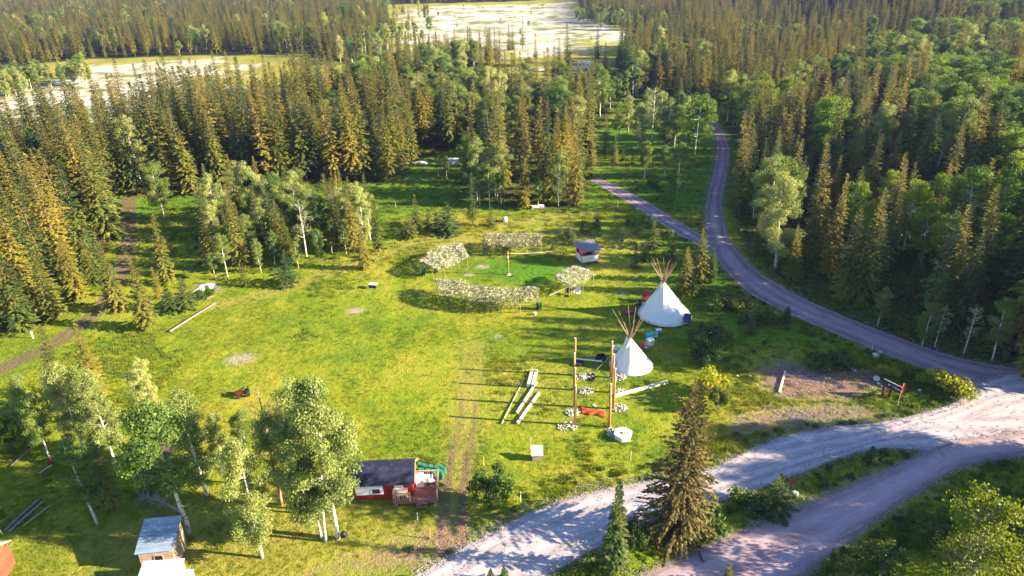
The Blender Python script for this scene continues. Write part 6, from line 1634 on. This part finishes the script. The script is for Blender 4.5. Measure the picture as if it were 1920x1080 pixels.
for i, (px, py, s, l) in enumerate([(1641, 668, .42, 'pale boulder at the road verge, larger of two touching'), (1650, 662, .30, 'pale boulder at the road verge, smaller of two touching'), (1643, 712, .42, 'largest white boulder above the dark junction sign'), (1647, 720, .22, 'small white stone under the largest boulder'), (1655, 725, .16, 'smallest white stone beside the dark sign'),
        (1600, 695, .30, 'white stone at the edge of the reddish soil above the lone beam'), (1654, 732, .2, 'flat white stone at the foot of the dark sign'), (1628, 747, .18, 'white stone in the grass below the dark sign'), (1724, 733, .2, 'white stone in the grass between flag and junction bushes'),
        (1474, 917, .28, 'white rock by the small red sign, upper'), (1490, 926, .30, 'white rock by the small red sign, lower'), (1382, 706, .2, 'white stone in the grass beside the reddish soil corner'), (1406, 706, .2, 'white stone at the corner of the reddish soil'), (1648, 868, .16, 'white stone at the tip of the grassy island')]):
    boulder(px, py, s, l, i + 2)

# ------------------------------------------------------------------ campers in the far clearing
def wheels(t, xs, y, r):
    for x in xs:
        for s in (-1, 1):
            w = MB().cyl((x, s * y - .1, r), (x, s * y + .1, r), r, r, 14).build('wheel', M['rubber'], t); MB().cyl((x, s * (y + .1), r), (x, s * (y + .12), r), r * .5, r * .5, 10).build('rim', M['lilac'], w)
b = G(1099, 130); mh = thing('motorhome', 'white motorhome with cab-over front parked in the far clearing', 'motorhome', b, -.25)
MB().prism([(-3.4, .55), (2.0, .55), (2.0, 1.9), (3.0, 2.3), (3.0, 3.0), (2.6, 3.25), (-3.4, 3.25)], (0, 0, 0), (1, 0, 0), (0, 0, 1), (0, 1, 0), 2.4).build('body', M['white'], mh)
MB().prism([(2.02, .5), (3.7, .5), (3.7, 1.15), (3.2, 1.3), (2.75, 1.95), (2.02, 1.88)], (0, 0, 0), (1, 0, 0), (0, 0, 1), (0, 1, 0), 2.1).build('cab', M['white'], mh)
MB().prism([(3.22, 1.32), (2.78, 1.92), (2.84, 1.95), (3.28, 1.34)], (0, 0, 0), (1, 0, 0), (0, 0, 1), (0, 1, 0), 1.8).build('windscreen', M['glass'], mh)
for x, w in ((-2.4, 1.0), (-.9, .7), (.9, .9)): MB().box((x, -1.22, 2.2), (w, .03, .6)).build('window', M['glass'], mh)
MB().box((0.1, -1.23, 1.6), (.65, .03, 1.9)).build('door', M['lilac'], mh); MB().box((-.6, -1.225, 1.2), (5.4, .02, .12)).build('stripe', M['blue'], mh)
MB().box((-1.5, 0, 3.35), (.9, .7, .2)).build('roof_unit', M['lilac'], mh); wheels(mh, (-2.0, 2.9), 1.0, .38)
b = G(1072, 133); tl = thing('flat_trailer', 'pale flat trailer beside the white motorhome', 'trailer', b, -.2)
MB().box((0, 0, .6), (4.2, 1.9, .15)).build('bed', M['lilac'], tl); MB().box((0, .9, .85), (4.2, .06, .4)).build('side', M['stonedark'], tl); MB().box((2.6, 0, .55), (1.2, .1, .1)).build('drawbar', M['black'], tl); wheels(tl, (-.4, .4), 1.0, .32)
def pickup(px, py, rz, label, s=1.0):
    b = G(px, py); t = thing('parked_car', label, 'car', b, rz); t.scale = (s, s, s)
    MB().prism([(-2.2, .4), (2.2, .4), (2.25, .85), (1.2, 1.0), (.6, 1.5), (-1.5, 1.5), (-2.1, 1.0), (-2.25, .8)], (0, 0, 0), (1, 0, 0), (0, 0, 1), (0, 1, 0), 1.75).build('body', M['white'], t, bevel=.06)
    MB().prism([(1.08, 1.02), (.58, 1.44), (.66, 1.46), (1.18, 1.04)], (0, 0, 0), (1, 0, 0), (0, 0, 1), (0, 1, 0), 1.5).build('windscreen', M['glass'], t)
    for s_ in (-1, 1): MB().prism([(.9, 1.04), (.5, 1.42), (-1.4, 1.42), (-1.85, 1.04)], (0, s_ * .885, 0), (1, 0, 0), (0, 0, 1), (0, 1, 0), .02).build('side_window', M['glass'], t)
    for y in (-.6, .6): MB().box((2.25, y, .72), (.04, .35, .16)).build('headlight', M['lilac'], t)
    wheels(t, (-1.4, 1.4), .82, .34)
pickup(1012, 134, .2, 'white car parked under the tall spruces near the motorhome')
b = G(846, 144); cm = thing('camper_trailer', 'small dark and white camper trailer half hidden by the far spruces', 'camper', b, 1.2)
MB().prism([(-2.2, .5), (2.2, .5), (2.4, 1.2), (2.0, 2.5), (-2.2, 2.5)], (0, 0, 0), (1, 0, 0), (0, 0, 1), (0, 1, 0), 2.1).build('body', M['white'], cm)
MB().box((0, -1.07, 1.0), (4.2, .03, .7)).build('lower_panel', M['navy'], cm); MB().box((.6, -1.07, 1.85), (1.4, .03, .55)).build('window', M['glass'], cm); MB().box((-1.2, -1.08, 1.4), (.65, .03, 1.6)).build('door', M['lilac'], cm); wheels(cm, (0,), .95, .34)
pickup(1238, 140, .5, 'white car far back among the bluish spruces', .8)

# ------------------------------------------------------------------ white sand patches by the middle wood
def sand(px, py, rx, ry, label):
    b = G(px, py); mb = MB(); r = random.Random(px); n = 26
    mb.v.append((0, 0, .28))
    for ring, (q, z) in enumerate(((.45, .24), (.8, .12), (1.0, -.02))):
        for k in range(n):
            a = 6.2832 * k / n; w = 1 + .22 * math.sin(3 * a + px) + r.uniform(-.1, .1); mb.v.append((rx * q * w * math.cos(a), ry * q * w * math.sin(a), z + r.uniform(-.02, .03)))
    mb.f += [(0, 1 + k, 1 + (k + 1) % n) for k in range(n)]
    for g in range(2):
        for k in range(n): a = 1 + g * n + k; c = 1 + g * n + (k + 1) % n; mb.f.append((a, a + n, c + n, c))
    tag(mb.build('sand_heap', M['stone'], None, b, 0, True), label, 'sand heap')
sand(855, 300, 3.0, 2.6, 'low white sand heap in the shaded glade by the middle wood')
sand(790, 305, 1.8, 2.0, 'small white sand heap under the spruces beside the larger one')
sand(430, 362, 2.6, 2.2, 'white sand heap glimpsed behind the grove')
sand(500, 296, 1.8, 2.0, 'white patch of sand glimpsed inside the dense forest')
sand(388, 536, 1.4, 1.1, 'white stone patch beside the bushy spruce and the long log')
sand(374, 543, .8, 1.2, 'narrow white stone strip next to the white stone patch')

# ------------------------------------------------------------------ grass, weeds and loose stones
M['tuft'] = None
def tuft_mat():
    m, N, b = new_mat('grass_blades'); gg = N.n('ShaderNodeGroup'); gg.node_tree = GRASS
    rnd = N.n('ShaderNodeObjectInfo').outputs['Random']
    c = N.mix(N.mapr(rnd, 0, 1, 0, .55), gg.outputs[0], (0.20, 0.25, 0.03, 1))
    N.l(c, b.inputs['Base Color']); b.inputs['Roughness'].default_value = .7
    tr = N.n('ShaderNodeBsdfTranslucent'); N.l(c, tr.inputs[0]); mx = N.n('ShaderNodeMixShader'); mx.inputs[0].default_value = .4
    N.l(b.outputs[0], mx.inputs[1]); N.l(tr.outputs[0], mx.inputs[2]); N.l(mx.outputs[0], m.node_tree.nodes['Material Output'].inputs[0])
    return m
M['tuft'] = tuft_mat()
def tuft_mesh(seed, n, h, sp, w):
    r = random.Random(seed); V = []; F = []
    for k in range(n):
        a = r.uniform(0, 6.28); d = sp * math.sqrt(r.random()); x, y = d * math.cos(a), d * math.sin(a); hh = h * r.uniform(.5, 1.1); b = r.uniform(0, 6.28); le = r.uniform(.1, .6) * hh; aa = r.uniform(0, 6.28)
        o = len(V); V += [(x - w * math.cos(b), y - w * math.sin(b), -.02), (x + w * math.cos(b), y + w * math.sin(b), -.02), (x + le * .5 * math.cos(aa) + w * .7 * math.cos(b), y + le * .5 * math.sin(aa) + w * .7 * math.sin(b), hh * .65), (x + le * math.cos(aa), y + le * math.sin(aa), hh)]
        F.append((o, o + 1, o + 2, o + 3))
    return np.array(V), np.array(F)
TUFTS = []
for k, (n, h, sp, w) in enumerate([(14, .07, .26, .014), (18, .14, .24, .016), (22, .34, .26, .022)]):
    V, F = tuft_mesh(k + 3, n, h, sp, w); o = bpy.data.objects.new('grass_tuft', np_mesh('grass_tuft', V, F, M['tuft'])); COL.objects.link(o)
    o.location = tuple(G(760 + 60 * k, 640 + 30 * k)); TUFTS.append(o); tag(o, f'{("low", "medium", "tall")[k]} tuft of meadow grass', kind='stuff')
rg = np.random.default_rng(42)
def grass_points(n):
    # even on screen rather than on the ground: dense near, thinner far
    px = rg.uniform(-60, 1980, n); py = 1110 - 830 * rg.random(n) ** 0.85
    d = (px - 960)[:, None] / FPX * CR[None] - (py - 540)[:, None] / FPX * CU[None] + _f[None]
    t = -CAMH / d[:, 2]; return d[:, 0] * t, d[:, 1] * t
x, y = grass_points(150000)
keep = ~in_road(x, y)
dens = 0.35 + 0.65 * (vnoise(x, y, 5, 3) > 0.45)
dens *= np.where(dist_line(TRACK_MID, x, y) < 1.4, .25, 1) * np.where(dist_line(TRACK_WEST, x, y) < 1.6, .15, 1)
for P in RED: dens *= np.where(inside(P, x, y), .12, 1)
lawn = (dist_line(np.array([GF(953, 515)] * 2), x, y) < 9.5)
dens *= np.where(lawn, .25, 1) * np.where((x < 14) & (y < 104) & (x > -34), .6, 1)
keep &= rg.random(len(x)) < dens
x, y = x[keep], y[keep]
dr = np.minimum.reduce([np.minimum(dist_line(L_, x, y), dist_line(R_, x, y)) for L_, R_ in ROADS.values()])
wild = (dr < 3.0) | inside(GROVE, x, y) | (vnoise(x, y, 9, 8) > .68) | (x > 24) | (y > 104)
tall_ = wild & (rg.random(len(x)) < .35)
var = np.where(tall_, 2, np.where(rg.random(len(x)) < .4, 1, 0))
sc_ = rg.uniform(.7, 1.3, len(x)) * (1 + np.clip((y - 60) / 160, 0, .8))
z = terrain(x, y)
print('TUFTS', len(x))
instancer('meadow_grass', np.stack([x, y, z], 1), 'grass and weeds growing all over the meadow and verges', [(o,) for o in TUFTS], np.stack([sc_, sc_, sc_ * rg.uniform(.6, 1.1, len(x))], 1), np.stack([0 * x, 0 * x, rg.uniform(0, 6.28, len(x))], 1), var)
# weeds: leafy little plants on verges, using the willow crown
wx, wy = grass_points(9000); k = ~in_road(wx, wy)
dr = np.minimum.reduce([np.minimum(dist_line(L_, wx, wy), dist_line(R_, wx, wy)) for L_, R_ in ROADS.values()])
west = dist_line(np.vstack([FOREST['west'], FOREST['west'][:1]]), wx, wy); mid_ = dist_line(np.vstack([FOREST['middle'], FOREST['middle'][:1]]), wx, wy); gv = dist_line(np.vstack([GROVE, GROVE[:1]]), wx, wy)
k &= (dr < 2.6) & (rg.random(len(wx)) < .28) | (west < 3) & (rg.random(len(wx)) < .5) | (mid_ < 4) | (gv < 2.0) & (rg.random(len(wx)) < .6) | inside(GROVE, wx, wy) & (rg.random(len(wx)) < .3) | (wx > 26) & (rg.random(len(wx)) < .12)
k &= ~in_road(wx, wy)
for P in RED: k &= ~inside(P, wx, wy) | (rg.random(len(wx)) < .1)
wx, wy = wx[k], wy[k]; s = rg.uniform(.12, .42, len(wx))
bs_ = [SRC[q] for q in SRC if q[0] == 'bush']
print('WEEDS', len(wx))
instancer('weeds', np.stack([wx, wy, terrain(wx, wy)], 1), 'low leafy weeds and seedlings along verges and wood edges', [(q[1],) for q in bs_], np.stack([s * 1.2, s * 1.2, s], 1), np.stack([0 * wx, 0 * wx, rg.uniform(0, 6.28, len(wx))], 1), rg.integers(0, len(bs_), len(wx)))
ST = []
for k in range(2):
    mb = MB(); stones(mb, random.Random(k), 5, .2, .03, .06, 0); o = mb.build('gravel_stones', plain('road_gravel_stone', (.42, .39, .41), .85, .25) if k else M['stonedark'], None, G(1250 + 40 * k, 930)); o.location.z += .06; tag(o, ('pale', 'dark')[1 - k] + ' loose stones on the gravel road', kind='stuff'); ST.append(o)
px, py = [], []
E_ = []
for kk, n, sd in (('C', 2400, .5), ('D', 1200, .3), ('A', 900, .25)):
    L_, R_ = ROADS[kk]
    for E in (L_, R_):
        S_ = smooth_line(E, 400); q = S_[rg.integers(0, 400, n)] + rg.normal(0, sd, (n, 2)); E_.append(q)
    if kk == 'C':
        a_ = smooth_line(L_, 400); b_2 = smooth_line(R_, 400); i = rg.integers(0, 400, 1300); u = rg.random(1300)[:, None]; E_.append(a_[i] * u + b_2[i] * (1 - u))
for P in RED[:2]:
    c = P.mean(0); E_.append(c + (P[rg.integers(0, len(P), 700)] - c) * rg.random((700, 1)) + rg.normal(0, .8, (700, 2)))
q = np.concatenate(E_); s = rg.uniform(.3, 1.2, len(q)) ** 1.3
print('STONES', len(q))
instancer('loose_gravel', np.stack([q[:, 0], q[:, 1], terrain(q[:, 0], q[:, 1]) + .05], 1), 'loose stones along the gravel roads and bare soil', [(o,) for o in ST], np.stack([s, s, s], 1), np.stack([0 * s, 0 * s, rg.uniform(0, 6.28, len(q))], 1), (rg.random(len(q)) < .75).astype(int))

# ------------------------------------------------------------------ haze in the valley air
hz = MB().box((0, 900, 44), (3500, 2700, 96)).build('haze', None)
hm = bpy.data.materials.new('valley_haze'); hm.use_nodes = True; hn = hm.node_tree; hn.nodes.remove(hn.nodes['Principled BSDF'])
pv = hn.nodes.new('ShaderNodeVolumePrincipled'); pv.inputs['Color'].default_value = (0.38, 0.44, 1.0, 1); pv.inputs['Density'].default_value = 0.0001; pv.inputs['Anisotropy'].default_value = 0.2
hn.links.new(pv.outputs[0], hn.nodes['Material Output'].inputs['Volume'])
hz.data.materials.append(hm); hz['kind'] = 'stuff'; hz['label'] = 'thin bluish evening haze in the valley air'

# ------------------------------------------------------------------ groups for repeated things
GROUPS = {'spruce_tree': 'spruces one can point to around the meadow', 'aspen_tree': 'aspens one can point to around the meadow', 'young_spruce': 'young spruces scattered in the grass', 'willow_bush': 'willow bushes in the grass and on verges',
          'tepee': 'white tepees', 'stake': 'stakes in the grass', 'sawn_beam': 'pale sawn beams', 'log': 'logs on the ground', 'long_log': 'logs on the ground', 'fallen_pole': 'fallen poles', 'camp_chair': 'folding camp chairs', 'cooler': 'coolers by the tepees',
          'green_bin': 'green bins round the arbour', 'wash_basin': 'basins on the grass', 'old_tyre': 'tyres between the posts', 'guy_rope': 'ropes', 'sand_heap': 'white sand heaps', 'parked_car': 'parked cars', 'stone_rubble': 'stone patches at the post feet'}
for o in list(COL.objects):
    if o.parent is None and 'label' in o and 'group' not in o:
        g = GROUPS.get(o.name.split('.')[0])
        if g: o['group'] = g
